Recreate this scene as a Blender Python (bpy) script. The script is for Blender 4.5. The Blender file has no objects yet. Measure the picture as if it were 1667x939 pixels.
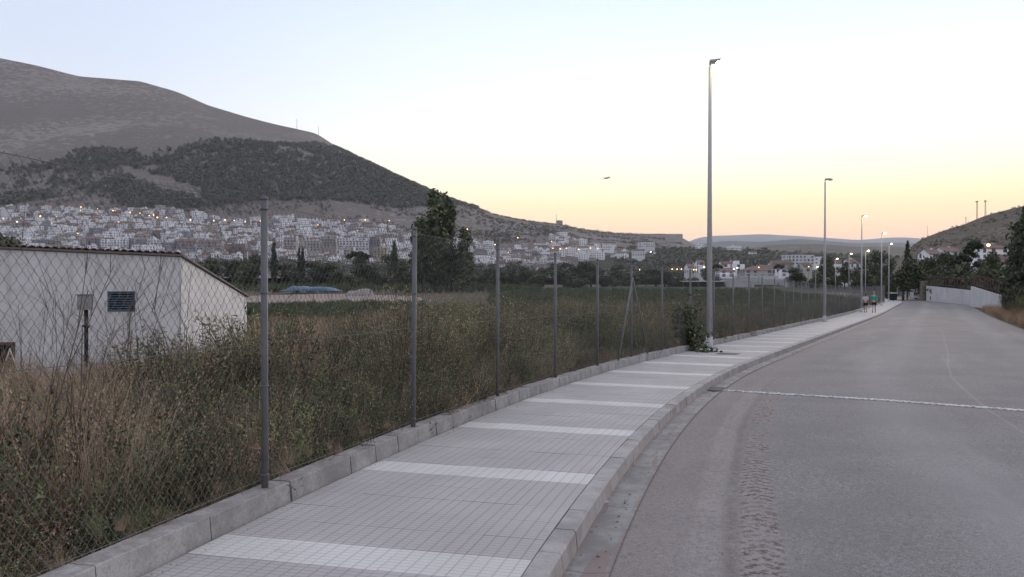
import bpy, bmesh, math, random
import numpy as np
from mathutils import Vector, Matrix, Euler
random.seed(7); rng = np.random.default_rng(7)
S = bpy.context.scene
COL = S.collection
F, CX, HZ, EYE = 1300.0, 833.5, 455.0, 1.6          # focal length (px of the 1667 wide photo), centre, horizon row, eye height

# ---------------------------------------------------------------- camera
cam = bpy.data.objects.new('camera', bpy.data.cameras.new('camera')); COL.objects.link(cam)
cam.data.sensor_width = 36; cam.data.lens = F/1667*36
cam.data.clip_start = .05; cam.data.clip_end = 80000
cam.location = (0, 0, EYE); cam.rotation_euler = (math.radians(90)-math.atan(14.5/F), 0, 0)
S.camera = cam
S.render.resolution_x, S.render.resolution_y = 1024, 577
# ---------------------------------------------------------------- world: dusk sky
SUN_AZ = 28.0
W = bpy.data.worlds.new('World'); S.world = W; W.use_nodes = True
def world():
    nt = W.node_tree; nt.nodes.clear(); N = nt.nodes.new; L = nt.links.new
    out = N('ShaderNodeOutputWorld'); bg = N('ShaderNodeBackground'); L(bg.outputs[0], out.inputs[0])
    tc = N('ShaderNodeTexCoord'); sep = N('ShaderNodeSeparateXYZ'); L(tc.outputs['Generated'], sep.inputs[0])
    def m(op, a, b=None, c=None):
        n = N('ShaderNodeMath'); n.operation = op
        for i, v in enumerate((a, b, c)):
            if v is None: continue
            if isinstance(v, (int, float)): n.inputs[i].default_value = v
            else: L(v, n.inputs[i])
        return n.outputs[0]
    def ramp(v, stops):
        r = N('ShaderNodeValToRGB'); L(v, r.inputs[0]); e = r.color_ramp.elements
        while len(e) < len(stops): e.new(.5)
        for el, (p, c) in zip(e, stops): el.position = p; el.color = (*c, 1)
        return r.outputs[0]
    elev = m('DIVIDE', m('ARCSINE', sep.outputs[2]), math.pi/2)
    elev = m('POWER', m('MAXIMUM', elev, 0), .5)                       # 0 horizon .. 1 zenith, spread near the horizon
    # sky towards the sunset, to its side, and away from it
    sunset = ramp(elev, [(0, (.95,.47,.27)), (.13, (1.0,.52,.27)), (.19, (1.02,.62,.30)), (.24, (.98,.73,.38)), (.285, (.93,.86,.60)), (.36, (.77,.81,.81)), (.46, (.57,.65,.79)), (1, (.52,.54,.60))])
    side = ramp(elev, [(0, (.74,.54,.42)), (.15, (.76,.60,.47)), (.24, (.72,.66,.57)), (.31, (.60,.61,.63)), (.40, (.47,.53,.64)), (.5, (.42,.48,.62)), (1, (.51,.53,.60))])
    away = ramp(elev, [(0, (.34,.30,.33)), (.17, (.40,.35,.38)), (.30, (.40,.39,.43)), (.42, (.40,.42,.48)), (.6, (.42,.45,.54)), (1, (.51,.53,.60))])
    a = math.radians(SUN_AZ)
    hl = m('SQRT', m('ADD', m('MULTIPLY', sep.outputs[0], sep.outputs[0]), m('MULTIPLY', sep.outputs[1], sep.outputs[1])))
    cosd = m('DIVIDE', m('ADD', m('MULTIPLY', sep.outputs[0], math.sin(a)), m('MULTIPLY', sep.outputs[1], math.cos(a))), m('MAXIMUM', hl, .001))
    def sm(v, lo, hi):
        n = N('ShaderNodeMapRange'); n.interpolation_type = 'SMOOTHSTEP'; L(v, n.inputs[0]); n.inputs[1].default_value = lo; n.inputs[2].default_value = hi; return n.outputs[0]
    m1 = N('ShaderNodeMixRGB'); L(sm(cosd, -.75, .6), m1.inputs[0]); L(away, m1.inputs[1]); L(side, m1.inputs[2])
    mx = N('ShaderNodeMixRGB'); L(sm(cosd, .5, .99), mx.inputs[0]); L(m1.outputs[0], mx.inputs[1]); L(sunset, mx.inputs[2])
    L(mx.outputs[0], bg.inputs[0]); bg.inputs[1].default_value = 1.0
world()
sd = bpy.data.lights.new('sun', 'SUN'); sd.energy = 1.9; sd.angle = math.radians(12); sd.color = (1, .84, .70)
so = bpy.data.objects.new('sun', sd); COL.objects.link(so)
so.rotation_euler = (math.radians(86.6), 0, math.radians(180-SUN_AZ))     # just set, low beyond the road
S.view_settings.view_transform = 'Standard'; S.view_settings.look = 'None'
S.view_settings.exposure = .68; S.view_settings.gamma = 1
S.cycles.volume_bounces = 1 if hasattr(S, 'cycles') else 0

# ---------------------------------------------------------------- materials
MATS = {}
class NT:
    def __init__(s, name, rough=.9, spec=.3):
        s.m = bpy.data.materials.new(name); s.m.use_nodes = True
        s.nt = s.m.node_tree; s.b = s.nt.nodes['Principled BSDF']
        s.b.inputs['Roughness'].default_value = rough; s.b.inputs['Specular IOR Level'].default_value = spec
        MATS[name] = s.m
    def n(s, t): return s.nt.nodes.new(t)
    def l(s, a, b): s.nt.links.new(a, b)
    def put(s, sock, v):
        if isinstance(v, (int, float)): sock.default_value = v
        elif isinstance(v, tuple): sock.default_value = (*v, 1) if len(v) == 3 and len(sock.default_value) == 4 else v
        else: s.l(v, sock)
    def math(s, op, a, b=None, c=None, clamp=False):
        n = s.n('ShaderNodeMath'); n.operation = op; n.use_clamp = clamp
        for i, v in enumerate((a, b, c)):
            if v is not None: s.put(n.inputs[i], v)
        return n.outputs[0]
    def uv(s):
        n = s.n('ShaderNodeUVMap'); sp = s.n('ShaderNodeSeparateXYZ'); s.l(n.outputs[0], sp.inputs[0]); return n.outputs[0], sp.outputs[0], sp.outputs[1]
    def pos(s): return s.n('ShaderNodeNewGeometry').outputs['Position']
    def obj(s): return s.n('ShaderNodeTexCoord').outputs['Object']
    def rnd(s): return s.n('ShaderNodeObjectInfo').outputs['Random']
    def noise(s, vec, scale, detail=4, rough=.55, stretch=None, off=None):
        if stretch or off:
            mp = s.n('ShaderNodeMapping'); s.l(vec, mp.inputs[0]); vec = mp.outputs[0]
            if stretch: mp.inputs['Scale'].default_value = stretch
            if off: mp.inputs['Location'].default_value = off
        n = s.n('ShaderNodeTexNoise'); s.l(vec, n.inputs['Vector']); n.inputs['Scale'].default_value = scale
        n.inputs['Detail'].default_value = detail; n.inputs['Roughness'].default_value = rough
        return n.outputs[0]
    def step(s, v, a, b):                       # smooth 0..1 from a to b
        n = s.n('ShaderNodeMapRange'); n.interpolation_type = 'SMOOTHSTEP'
        s.put(n.inputs[0], v); n.inputs[1].default_value = a; n.inputs[2].default_value = b
        n.inputs[3].default_value = 0; n.inputs[4].default_value = 1
        if a > b:
            n.inputs[1].default_value = b; n.inputs[2].default_value = a; n.inputs[3].default_value = 1; n.inputs[4].default_value = 0
        return n.outputs[0]
    def mix(s, f, a, b, mode='MIX'):
        n = s.n('ShaderNodeMixRGB'); n.blend_type = mode
        s.put(n.inputs[0], f); s.put(n.inputs[1], a); s.put(n.inputs[2], b); return n.outputs[0]
    def bump(s, h, strength=.5, dist=.01):
        n = s.n('ShaderNodeBump'); s.l(h, n.inputs['Height']); n.inputs['Strength'].default_value = strength
        n.inputs['Distance'].default_value = dist; s.l(n.outputs[0], s.b.inputs['Normal'])
    def col(s, c): s.put(s.b.inputs['Base Color'], c); return s.m
def simple(name, c, rough=.85, var=.25, scale=8, spec=.25, metal=0, rnd=0, world=False, bump=0):
    t = NT(name, rough, spec); v = t.noise(t.pos() if world else t.obj(), scale, 5)
    f = t.math('MULTIPLY_ADD', v, 2*var, 1-var)
    if rnd: f = t.math('MULTIPLY', f, t.math('MULTIPLY_ADD', t.rnd(), 2*rnd, 1-rnd))
    mul = t.n('ShaderNodeVectorMath'); mul.operation = 'SCALE'; mul.inputs[0].default_value = c; t.l(f, mul.inputs['Scale'])
    t.col(mul.outputs[0]); t.b.inputs['Metallic'].default_value = metal
    if bump: t.bump(v, .6, bump)
    return t.m
def leaf(name, a, b, rough=.65, spec=.25):      # foliage: hue varies from plant to plant and inside it
    k = 2.15 if name.startswith(('grass_', 'weed_')) else 1.3 if name.startswith(('crop', 'tree', 'scrub', 'pine', 'poplar', 'conifer')) else 1.2
    a = (a[0]*k*.8, a[1]*k*.8, a[2]*k*.72); b = (b[0]*k*1.15, b[1]*k*1.15, b[2]*k*1.05)
    t = NT(name, rough, spec)
    f = t.math('ADD', t.math('MULTIPLY', t.rnd(), .5), t.math('MULTIPLY', t.step(t.noise(t.pos(), .9, 4), .38, .64), .55), clamp=True)
    t.col(t.mix(f, a, b)); return t.m
def glow(name, c, e):
    t = NT(name); t.col(c); t.put(t.b.inputs['Emission Color'], c); t.b.inputs['Emission Strength'].default_value = e; return t.m

# ---------------------------------------------------------------- mesh helper
class MB:
    def __init__(s): s.v = []; s.f = []; s.mi = []; s.uv = None
    def face(s, pts, mi=0):
        n = len(s.v); s.v += [tuple(p) for p in pts]; s.f.append(tuple(range(n, n+len(pts)))); s.mi.append(mi)
    def box(s, c, d, rz=0, mi=0, M=None, top=1.0):
        c = Vector(c); n = len(s.v); R = Matrix.Rotation(rz, 3, 'Z')
        for z in (-1, 1):
            k = top if z > 0 else 1
            for x, y in ((-1,-1),(1,-1),(1,1),(-1,1)):
                p = R @ Vector((x*d[0]/2*k, y*d[1]/2*k, z*d[2]/2)) + c
                if M is not None: p = M @ p
                s.v.append(tuple(p))
        for q in ((3,2,1,0),(4,5,6,7),(0,1,5,4),(1,2,6,5),(2,3,7,6),(3,0,4,7)):
            s.f.append(tuple(n+i for i in q)); s.mi.append(mi)
        return s
    def tube(s, pts, r, seg=8, mi=0, cap=True):
        pts = [Vector(p) for p in pts]; rs = r if isinstance(r, (list, tuple)) else [r]*len(pts); rings = []
        ref = Vector((0,0,1)) if abs((pts[-1]-pts[0]).normalized().z) < .9 else Vector((1,0,0))
        for i, p in enumerate(pts):
            t = (pts[min(i+1, len(pts)-1)] - pts[max(i-1, 0)])
            if t.length < 1e-9: t = Vector((0,0,1))
            t.normalize(); a = t.cross(ref).normalized(); b = a.cross(t)
            base = len(s.v)
            for k in range(seg):
                th = 2*math.pi*k/seg; s.v.append(tuple(p + (a*math.cos(th)+b*math.sin(th))*rs[i]))
            rings.append(base)
        for i in range(len(rings)-1):
            for k in range(seg):
                a0, b0 = rings[i], rings[i+1]; k2 = (k+1) % seg
                s.f.append((a0+k, a0+k2, b0+k2, b0+k)); s.mi.append(mi)
        if cap:
            s.f.append(tuple(rings[0]+k for k in range(seg))[::-1]); s.mi.append(mi)
            s.f.append(tuple(rings[-1]+k for k in range(seg))); s.mi.append(mi)
        return s
    def ball(s, c, r, nu=10, nv=6, mi=0):
        r = r if isinstance(r, (tuple, list)) else (r, r, r); base = len(s.v)
        for j in range(nv+1):
            ph = math.pi*j/nv
            for i in range(nu):
                th = 2*math.pi*i/nu; s.v.append((c[0]+r[0]*math.sin(ph)*math.cos(th), c[1]+r[1]*math.sin(ph)*math.sin(th), c[2]+r[2]*math.cos(ph)))
        for j in range(nv):
            for i in range(nu):
                i2 = (i+1) % nu; s.f.append((base+j*nu+i, base+(j+1)*nu+i, base+(j+1)*nu+i2, base+j*nu+i2)); s.mi.append(mi)
        return s
    def mesh(s, name, mats, smooth=False):
        me = bpy.data.meshes.new(name); me.from_pydata(s.v, [], s.f); me.update()
        for m in (mats if isinstance(mats, (list, tuple)) else [mats]): me.materials.append(MATS[m] if isinstance(m, str) else m)
        if any(s.mi): me.polygons.foreach_set('material_index', s.mi)
        if smooth: me.polygons.foreach_set('use_smooth', [True]*len(s.f))
        return me
    def build(s, name, mats, parent=None, smooth=False, **kw):
        return link(name, s.mesh(name, mats, smooth), parent, **kw)
def link(name, me, parent=None, M=None, **kw):
    o = bpy.data.objects.new(name, me); COL.objects.link(o)
    if parent is not None: o.parent = parent
    if M is not None: o.matrix_local = M
    for k, v in kw.items():
        if v is not None: o[k] = v
    return o
def thing(name, label, cat, loc=(0,0,0), rz=0, group=None, scale=1):
    o = bpy.data.objects.new(name, None); COL.objects.link(o); o.empty_display_size = .2
    o.location = loc; o.rotation_euler = (0, 0, rz); o.scale = (scale,)*3 if isinstance(scale, (int, float)) else scale
    o['label'] = label; o['category'] = cat
    if group: o['group'] = group
    return o
def grid_mesh(name, V, nu, nv, mat, uv=None, smooth=True):      # V: (nu*nv,3), row-major nu rows of nv
    i = np.arange(nu-1)[:, None]; j = np.arange(nv-1)[None, :]
    a = (i*nv+j).ravel(); q = np.stack([a, a+1, a+nv+1, a+nv], 1).astype(np.int32)
    me = bpy.data.meshes.new(name); me.vertices.add(len(V)); me.vertices.foreach_set('co', np.asarray(V, np.float32).ravel())
    me.loops.add(q.size); me.loops.foreach_set('vertex_index', q.ravel()); me.polygons.add(len(q))
    me.polygons.foreach_set('loop_start', np.arange(0, q.size, 4, dtype=np.int32))
    if uv is not None:
        u = me.uv_layers.new(name='UVMap'); u.data.foreach_set('uv', np.asarray(uv, np.float32)[q.ravel()].ravel())
    me.update(calc_edges=True); me.validate()
    me.polygons.foreach_set('use_smooth', [smooth]*len(q)); me.materials.append(MATS[mat])
    return me
def P(px, py, d): return Vector(((px-CX)/F*d, d, EYE+(HZ-py)/F*d))

# value noise
_T = rng.random((256, 256))
def vnoise(x, y):
    xi = np.floor(x).astype(int); yi = np.floor(y).astype(int); fx = x-xi; fy = y-yi
    fx = fx*fx*(3-2*fx); fy = fy*fy*(3-2*fy)
    a = _T[xi % 256, yi % 256]; b = _T[(xi+1) % 256, yi % 256]; c = _T[xi % 256, (yi+1) % 256]; d = _T[(xi+1) % 256, (yi+1) % 256]
    return (a*(1-fx)+b*fx)*(1-fy)+(c*(1-fx)+d*fx)*fy
def fbm(x, y, o=4):
    r = 0; a = .5
    for k in range(o): r = r+a*(vnoise(x*2**k+17*k, y*2**k+31*k)-.5); a *= .5
    return r

# ---------------------------------------------------------------- path of the road
ds = .25
def head(s): return np.interp(s, [-30,-12,0,15.4,19,118,150,600], [5,9,14.0,27.0,27.9,27.9,13,13])
SS = np.arange(-24, 260, ds); HH = np.radians(head(SS))
PX = np.cumsum(np.sin(HH)*ds); PY = np.cumsum(np.cos(HH)*ds); i0 = int(24/ds)
PX += .10-PX[i0]; PY += 4.73-PY[i0]
_zk = np.arange(-60, 600, 2.0)
_zz = np.interp(_zk, [-60,0,60,71,95,120,143,170,225,360,600], [1.15,0,-1.154,-1.305,-1.467,-1.63,-1.75,-1.9,-1.8,-1.2,-.8])
_zz = np.convolve(np.pad(_zz, 3, mode='reflect', reflect_type='odd'), np.ones(7)/7, 'valid')
def zr(y): return np.interp(y, _zk, _zz)
def C(s, t, dz=0):
    x = np.interp(s, SS, PX); y = np.interp(s, SS, PY); h = np.radians(head(s))
    X = x+t*np.cos(h); Y = y-t*np.sin(h); return X, Y, zr(Y)+dz
def Cv(s, t, dz=0): return Vector([float(v) for v in C(s, t, dz)])
def frame(s, t=0, dz=0):
    p = Cv(s, t, dz); q = Cv(s+.25, t, dz)-Cv(s-.25, t, dz); q.normalize()
    lat = q.cross(Vector((0,0,1))).normalized(); up = lat.cross(q)
    M = Matrix((lat, q, up)).transposed().to_4x4(); M.translation = p      # local x = to the road, y = along
    return M
def st_of(x, y):                                   # nearest path coordinates
    sx, sy = PX[::4], PY[::4]; hh = HH[::4]; ssub = SS[::4]
    x = np.asarray(x, float); y = np.asarray(y, float); out_s = np.empty(x.size); out_t = np.empty(x.size)
    X = x.ravel(); Y = y.ravel()
    for a in range(0, X.size, 20000):
        d = (X[a:a+20000, None]-sx)**2+(Y[a:a+20000, None]-sy)**2; k = d.argmin(1)
        dx = X[a:a+20000]-sx[k]; dy = Y[a:a+20000]-sy[k]
        out_t[a:a+20000] = dx*np.cos(hh[k])-dy*np.sin(hh[k]); out_s[a:a+20000] = ssub[k]+dx*np.sin(hh[k])+dy*np.cos(hh[k])
    return out_s.reshape(x.shape), out_t.reshape(x.shape)
def ss(x, a, b): u = np.clip((x-a)/(b-a), 0, 1); return u*u*(3-2*u)
def G(x, y):                                       # height of the open ground
    x = np.asarray(x, float); y = np.asarray(y, float); s, t = st_of(x, y)
    z = zr(np.clip(y, -60, 600))
    near = ss(-y, -320, -60)
    left = -.42-.10*ss(-t, 3, 9)+.05*fbm(x*.6, y*.6)
    bank = -.17+3.0*ss(t, 8.7, 14)*ss(s, 16, 24)*(1-ss(s, 62, 88))+2.2*ss(t, 12, 22)*ss(s, 8, 24)*(1-ss(s, 60, 100))+.12*fbm(x*.5, y*.5)
    off = np.where(t < -2.3, left, np.where(t > 8.1, bank, -.32))
    off = off*(1-ss(y, 200, 360)*.9)
    r = np.hypot(x, y)
    return z+off*1.0+fbm(x*.01, y*.01)*np.clip((r-420)/300, 0, 2)-np.clip((r-420)/600, 0, 1)*1.5
def Gz(x, y): return float(G(np.array([x]), np.array([y]))[0])
def on(px, d, dz=0):
    x = (px-CX)/F*d; return Vector((x, d, Gz(x, d)+dz))

# ---------------------------------------------------------------- materials, ground
t = NT('road_asphalt', .9, .04); uvn, u, v = t.uv(); ps = t.pos()
fine = t.noise(ps, 90, 3, .7); big = t.noise(ps, .7, 4); mid = t.noise(ps, 6, 4)
base = t.mix(t.step(fine, .36, .66), (.152,.141,.14), (.305,.284,.282))
grain = t.noise(ps, 26, 4, .9); base = t.mix(t.math('MULTIPLY', t.step(grain, .52, .64), .7), base, (.33,.31,.31)); base = t.mix(t.math('MULTIPLY', t.step(grain, .47, .36), .65), base, (.115,.105,.107))
base = t.mix(t.math('MULTIPLY', t.step(big, .4, .62), .4), base, (.17,.16,.162)); base = t.mix(t.math('MULTIPLY', t.step(t.noise(uvn, .5, 4, .6, (.12,1,1), (7,3,0)), .5, .7), .35), base, (.34,.32,.32))
lane = t.math('ADD', t.step(t.math('ABSOLUTE', t.math('SUBTRACT', v, 3.1)), .7, .1), t.step(t.math('ABSOLUTE', t.math('SUBTRACT', v, 6.3)), .8, .1))
base = t.mix(t.math('MULTIPLY', lane, .22), base, (.34,.32,.32))
dn = t.noise(uvn, 1.1, 5, .6, (.5,1,1))
dirt = t.math('MULTIPLY', t.step(t.math('ADD', v, t.math('MULTIPLY', dn, 1.6)), 2.7, 1.0), t.step(t.noise(ps, 22, 5, .75), .36, .62))
base = t.mix(t.math('MULTIPLY', dirt, .7), base, (.30,.235,.213))
# tyre prints in the dust
wob = t.math('MULTIPLY', t.math('SUBTRACT', t.noise(uvn, .12, 2, .5, (1,.05,1)), .5), .35)
vv = t.math('ADD', v, wob)
tread = t.math('SINE', t.math('ADD', t.math('MULTIPLY', u, 46), t.math('MULTIPLY', t.math('ABSOLUTE', t.math('SUBTRACT', vv, 1.36)), 34)))
treadm = t.step(t.math('ADD', t.math('MULTIPLY', tread, .22), t.math('MULTIPLY', t.noise(ps, 19, 5, .85), 5.0)), 2.35, 3.0)
b1 = t.step(t.math('ABSOLUTE', t.math('SUBTRACT', vv, 1.36)), .17, .11)
b2 = t.step(t.math('ABSOLUTE', t.math('SUBTRACT', vv, .98)), .15, .07)
near_on = t.math('MULTIPLY', t.step(u, 15, 7), t.step(t.noise(uvn, 1.8, 3), .25, .5))
pale = t.math('MULTIPLY', t.math('MULTIPLY', b2, near_on), t.step(t.noise(ps, 17, 5, .85), .42, .58))
base = t.mix(t.math('MULTIPLY', pale, .33), base, (.43,.385,.37))
base = t.mix(t.math('MULTIPLY', t.math('MULTIPLY', b1, near_on), .3), base, (.38,.33,.32))
base = t.mix(t.math('MULTIPLY', t.math('MULTIPLY', t.math('MULTIPLY', b1, near_on), treadm), .95), base, (.10,.076,.072))
base = t.mix(t.math('MULTIPLY', t.math('MULTIPLY', t.step(t.math('ABSOLUTE', t.math('SUBTRACT', vv, 1.16)), .07, .0), t.math('MULTIPLY', near_on, t.step(t.noise(ps, 9, 5, .8), .4, .54))), .45), base, (.14,.11,.105))
seam = t.step(t.math('ABSOLUTE', t.math('SUBTRACT', t.math('ADD', v, t.math('MULTIPLY', t.noise(uvn, .1, 3, .5, (1,.02,1)), .35)), 4.6)), .035, .012)
base = t.mix(t.math('MULTIPLY', t.math('MULTIPLY', seam, t.step(u, 48, 28)), .15), base, (.44,.42,.42))
t.col(base); t.bump(fine, .5, .004)
t = NT('concrete_kerb', .9, .2); ps = t.pos(); n1 = t.noise(ps, 3.2, 5, .6); n2 = t.noise(ps, 60, 3, .7)
c = t.mix(t.step(n1, .3, .72), (.27,.245,.24), (.45,.41,.40)); c = t.mix(t.math('MULTIPLY', t.rnd(), .4), c, (.33,.31,.305))
c = t.mix(t.math('MULTIPLY', t.step(n2, .45, .75), .35), c, (.16,.15,.15)); t.col(c); t.bump(n2, .5, .004)
t = NT('concrete_gutter', .85, .25); ps = t.pos(); uvn, u, v = t.uv(); n1 = t.noise(ps, 2.3, 5, .65); n2 = t.noise(ps, 50, 3, .7)
c = t.mix(t.step(n1, .35, .65), (.19,.18,.178), (.30,.285,.28)); c = t.mix(t.math('MULTIPLY', t.step(n2, .5, .8), .3), c, (.15,.14,.14))
dm = t.math('MAXIMUM', t.step(t.noise(uvn, 1.5, 5, .75, (.4,2.5,1)), .56, .64), t.math('MULTIPLY', t.step(t.noise(ps, 9, 5, .7), .5, .6), t.step(t.math('ABSOLUTE', t.math('SUBTRACT', v, .31)), .05, .0)))
el = t.math('ADD', t.math('POWER', t.math('DIVIDE', t.math('SUBTRACT', u, .05), .85), 2), t.math('POWER', t.math('DIVIDE', t.math('SUBTRACT', v, .345), .085), 2))
dm = t.math('MAXIMUM', dm, t.math('MULTIPLY', t.math('MAXIMUM', t.step(v, .215, .165), t.step(v, .385, .44)), t.step(t.noise(ps, 7, 6, .75), .38, .56)))
dm = t.math('MAXIMUM', dm, t.step(t.math('ADD', el, t.math('MULTIPLY', t.noise(ps, 7, 5, .7), 1.6)), 1.85, 1.65))
c = t.mix(t.math('MULTIPLY', dm, .8), c, (.22,.16,.145)); c = t.mix(t.math('MULTIPLY', t.step(t.math('ABSOLUTE', t.math('SUBTRACT', t.math('FRACT', t.math('MULTIPLY_ADD', u, .62, .3)), t.math('MULTIPLY_ADD', n1, .06, .47))), .008, .003), .6), c, (.10,.08,.075)); t.col(c); t.bump(n2, .4, .004)
def tile_mat(name, a, b, g):
    t = NT(name, .82, .25); uvn, u, v = t.uv(); ps = t.pos()
    def groove(x, n, w):
        f = t.math('ABSOLUTE', t.math('SUBTRACT', t.math('FRACT', t.math('MULTIPLY', x, n)), .5)); return t.step(f, .5-w, .5)
    gr = t.math('MAXIMUM', groove(u, 12, .12), groove(v, 8, .12))
    n1 = t.noise(ps, 1.1, 4); n2 = t.noise(ps, 70, 3, .7)
    c = t.mix(t.step(n1, .3, .7), a, b); c = t.mix(t.math('MULTIPLY', t.rnd(), .3), c, tuple(x*.86 for x in a))
    c = t.mix(t.math('MULTIPLY', t.step(n2, .5, .8), .3), c, tuple(x*.7 for x in a))
    c = t.mix(t.math('MULTIPLY', t.step(t.noise(ps, 2.6, 6, .7), .6, .75), .3), c, (.22,.17,.15))
    c = t.mix(t.math('MULTIPLY', gr, .5), c, g); t.col(c)
    t.bump(t.math('SUBTRACT', 1.0, gr), .8, .004)
tile_mat('tile_grey', (.405,.375,.365), (.465,.432,.42), (.22,.18,.18))
tile_mat('tile_pale', (.57,.545,.52), (.66,.63,.605), (.36,.31,.31))
simple('joint_sand', (.26,.21,.20), 1, .4, 20, world=True)
t = NT('wall_concrete', .9, .2); ps = t.pos(); n1 = t.noise(ps, 2.4, 6, .65); n2 = t.noise(ps, 45, 3, .7)
c = t.mix(t.step(n1, .35, .65), (.25,.235,.228), (.43,.41,.395)); c = t.mix(t.math('MULTIPLY', t.rnd(), .3), c, (.42,.40,.385))
c = t.mix(t.math('MULTIPLY', t.step(n2, .45, .7), .35), c, (.12,.11,.11)); gn = t.n('ShaderNodeNewGeometry'); sp_ = t.n('ShaderNodeSeparateXYZ'); t.l(gn.outputs['Normal'], sp_.inputs[0]); c = t.mix(t.math('MULTIPLY', t.step(sp_.outputs[2], .7, .95), t.math('MULTIPLY', t.step(t.noise(ps, 11, 5, .7), .35, .6), .55)), c, (.20,.155,.135)); t.col(c); t.bump(n2, .6, .005)
t = NT('ground_soil', 1, .1); ps = t.pos()
n1 = t.noise(ps, .03, 6, .6); n2 = t.noise(ps, 1.4, 5, .7); n3 = t.noise(ps, .25, 5, .6)
c = t.mix(t.step(n2, .3, .7), (.075,.058,.045), (.15,.12,.095)); c = t.mix(t.math('MULTIPLY', t.step(n3, .45, .65), .6), c, (.075,.085,.05))
cf = t.mix(t.step(n1, .42, .6), (.06,.07,.045), (.15,.12,.09))
dist = t.n('ShaderNodeVectorMath'); dist.operation = 'LENGTH'; t.l(ps, dist.inputs[0])
t.col(t.mix(t.step(dist.outputs['Value'], 150, 420), c, cf)); t.bump(n2, .7, .05)
simple('pale_earth', (.30,.235,.20), 1, .3, .4, .1, world=True)
simple('galvanised', (.30,.30,.32), .55, .2, 9, .4, .2); simple('post_steel', (.17,.165,.17), .65, .3, 9, .3, .15, world=True)
simple('galvanised_old', (.20,.195,.20), .6, .3, 14, .4, .3, world=True)
simple('mesh_wire', (.15,.145,.145), .6, .2, 5, .3, .3)
simple('white_metal', (.5,.5,.5), .5)

# ---------------------------------------------------------------- ground sheet to the horizon
def polar_sheet():
    rr = np.concatenate([np.arange(1.5, 40, .8), np.geomspace(40, 500, 90), np.geomspace(520, 24000, 50)])
    th = np.radians(np.concatenate([np.linspace(-180, -48, 45)[:-1], np.linspace(-48, 48, 340), np.linspace(48, 180, 45)[1:]]))
    R, T = np.meshgrid(rr, th, indexing='ij'); X = R*np.sin(T); Y = R*np.cos(T)
    Z = G(X, Y); V = np.stack([X, Y, Z], 2).reshape(-1, 3)
    me = grid_mesh('ground', V, len(rr), len(th), 'ground_soil')
    c = MB(); c.v = []
    link('ground', me, kind='structure')
    fan = [(1.5*math.sin(a), 1.5*math.cos(a)) for a in th]
    m = MB(); m.v = [(0, 0, Gz(0, 0))]+[(x, y, Gz(x, y)) for x, y in fan[:-1]]
    n = len(fan)-1; m.f = [(0, 1+(i+1) % n, 1+i) for i in range(n)]; m.mi = [0]*n
    m.build('ground_underfoot', 'ground_soil', kind='structure')
polar_sheet()

# ---------------------------------------------------------------- road, gutter, kerb, pavement
def strip(name, mat, s0, s1, ts, dz, step=.5, dzs=None):
    s = np.arange(s0, s1, step); Sg, Tg = np.meshgrid(s, ts, indexing='ij'); X, Y, Z = C(Sg, Tg, dz)
    if dzs is not None: Z = Z+np.asarray(dzs)[None, :]
    V = np.stack([X, Y, Z], 2).reshape(-1, 3); me = grid_mesh(name, V, len(s), len(ts), mat, np.stack([Sg, Tg], 2).reshape(-1, 2))
    return link(name, me, kind='structure')
road = strip('road', 'road_asphalt', -22, 240, [.43, 1.5, 3, 4.6, 6.2, 7.7, 8.15], -.14, 1, [0, .02, .05, .06, .05, .01, -.05])
gutter = strip('gutter', 'concrete_gutter', -22, 150, [.15, .30, .44], -.13, .5, [0, -.012, .002])
strip('pavement_bed', 'joint_sand', -22, 180, [-2.34, .03], -.03, 1)
TW = 2.1/5; TL = .4
def tile_mesh(mat, w=TW, l=TL, g=.003, h=.03, b=.0015):
    m = MB(); x, y = w/2-g/2, l/2-g/2
    top = [(-x+b,-y+b,0),(x-b,-y+b,0),(x-b,y-b,0),(-x+b,y-b,0)]; mid = [(-x,-y,-b),(x,-y,-b),(x,y,-b),(-x,y,-b)]; bot = [(a,c,-h) for a, c, _ in mid]
    m.v = top+mid+bot; m.f = [(0,1,2,3)]+[(4+i, 4+(i+1)%4, (i+1)%4, i) for i in range(4)]+[(8+i, 8+(i+1)%4, 4+(i+1)%4, 4+i) for i in range(4)]; m.mi = [0]*9
    me = m.mesh('tile', mat); u = me.uv_layers.new(name='UVMap')
    for lo in me.loops: c = me.vertices[lo.vertex_index].co; u.data[lo.index].uv = ((c.x+w/2)/w*.40, (c.y+l/2)/l)
    return me
tg, tp = tile_mesh('tile_grey'), tile_mesh('tile_pale')
pave = thing('pavement', '', ''); del pave['label'], pave['category']; pave['kind'] = 'structure'
rest = {'tile_grey': MB(), 'tile_pale': MB()}; ruv = {'tile_grey': [], 'tile_pale': []}
s_tile = -3.6; row = 0; count = 0
BAND0 = -0.12                                                # s of the first pale band's centre
sk = .21                                                    # rows run a little askew of square
while s_tile < 150:
    k = round((s_tile-BAND0)/TL); pale = (k % 6 == 0)
    for j in range(5):
        tt = -2.1+TW*(j+.5); sc = BAND0+k*TL
        me = tp if pale else tg
        if count < 300 and sc > -1.3:
            M = frame(sc, tt, random.uniform(-.0012, .0012)) @ Matrix.Rotation(random.uniform(-.003,.003), 4, 'Z')
            ratio = 1-tt*math.radians((head(sc+.2)-head(sc-.2))/.4)
            o = link('tile', me, pave, M @ Matrix.Diagonal((1, max(.9, ratio), 1, 1)), label='pale ribbed tile of a light cross band' if pale else None); count += 1
        else:
            key = 'tile_pale' if pale else 'tile_grey'; m = rest[key]
            g = .004; q = [Cv(sc+a*(TL/2-g/2), tt+b*(TW/2-g/2)) for a, b in ((-1,-1),(-1,1),(1,1),(1,-1))]
            m.face(q); ruv[key] += [(0,0),(.4,0),(.4,1),(0,1)]
    s_tile += TL
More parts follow.
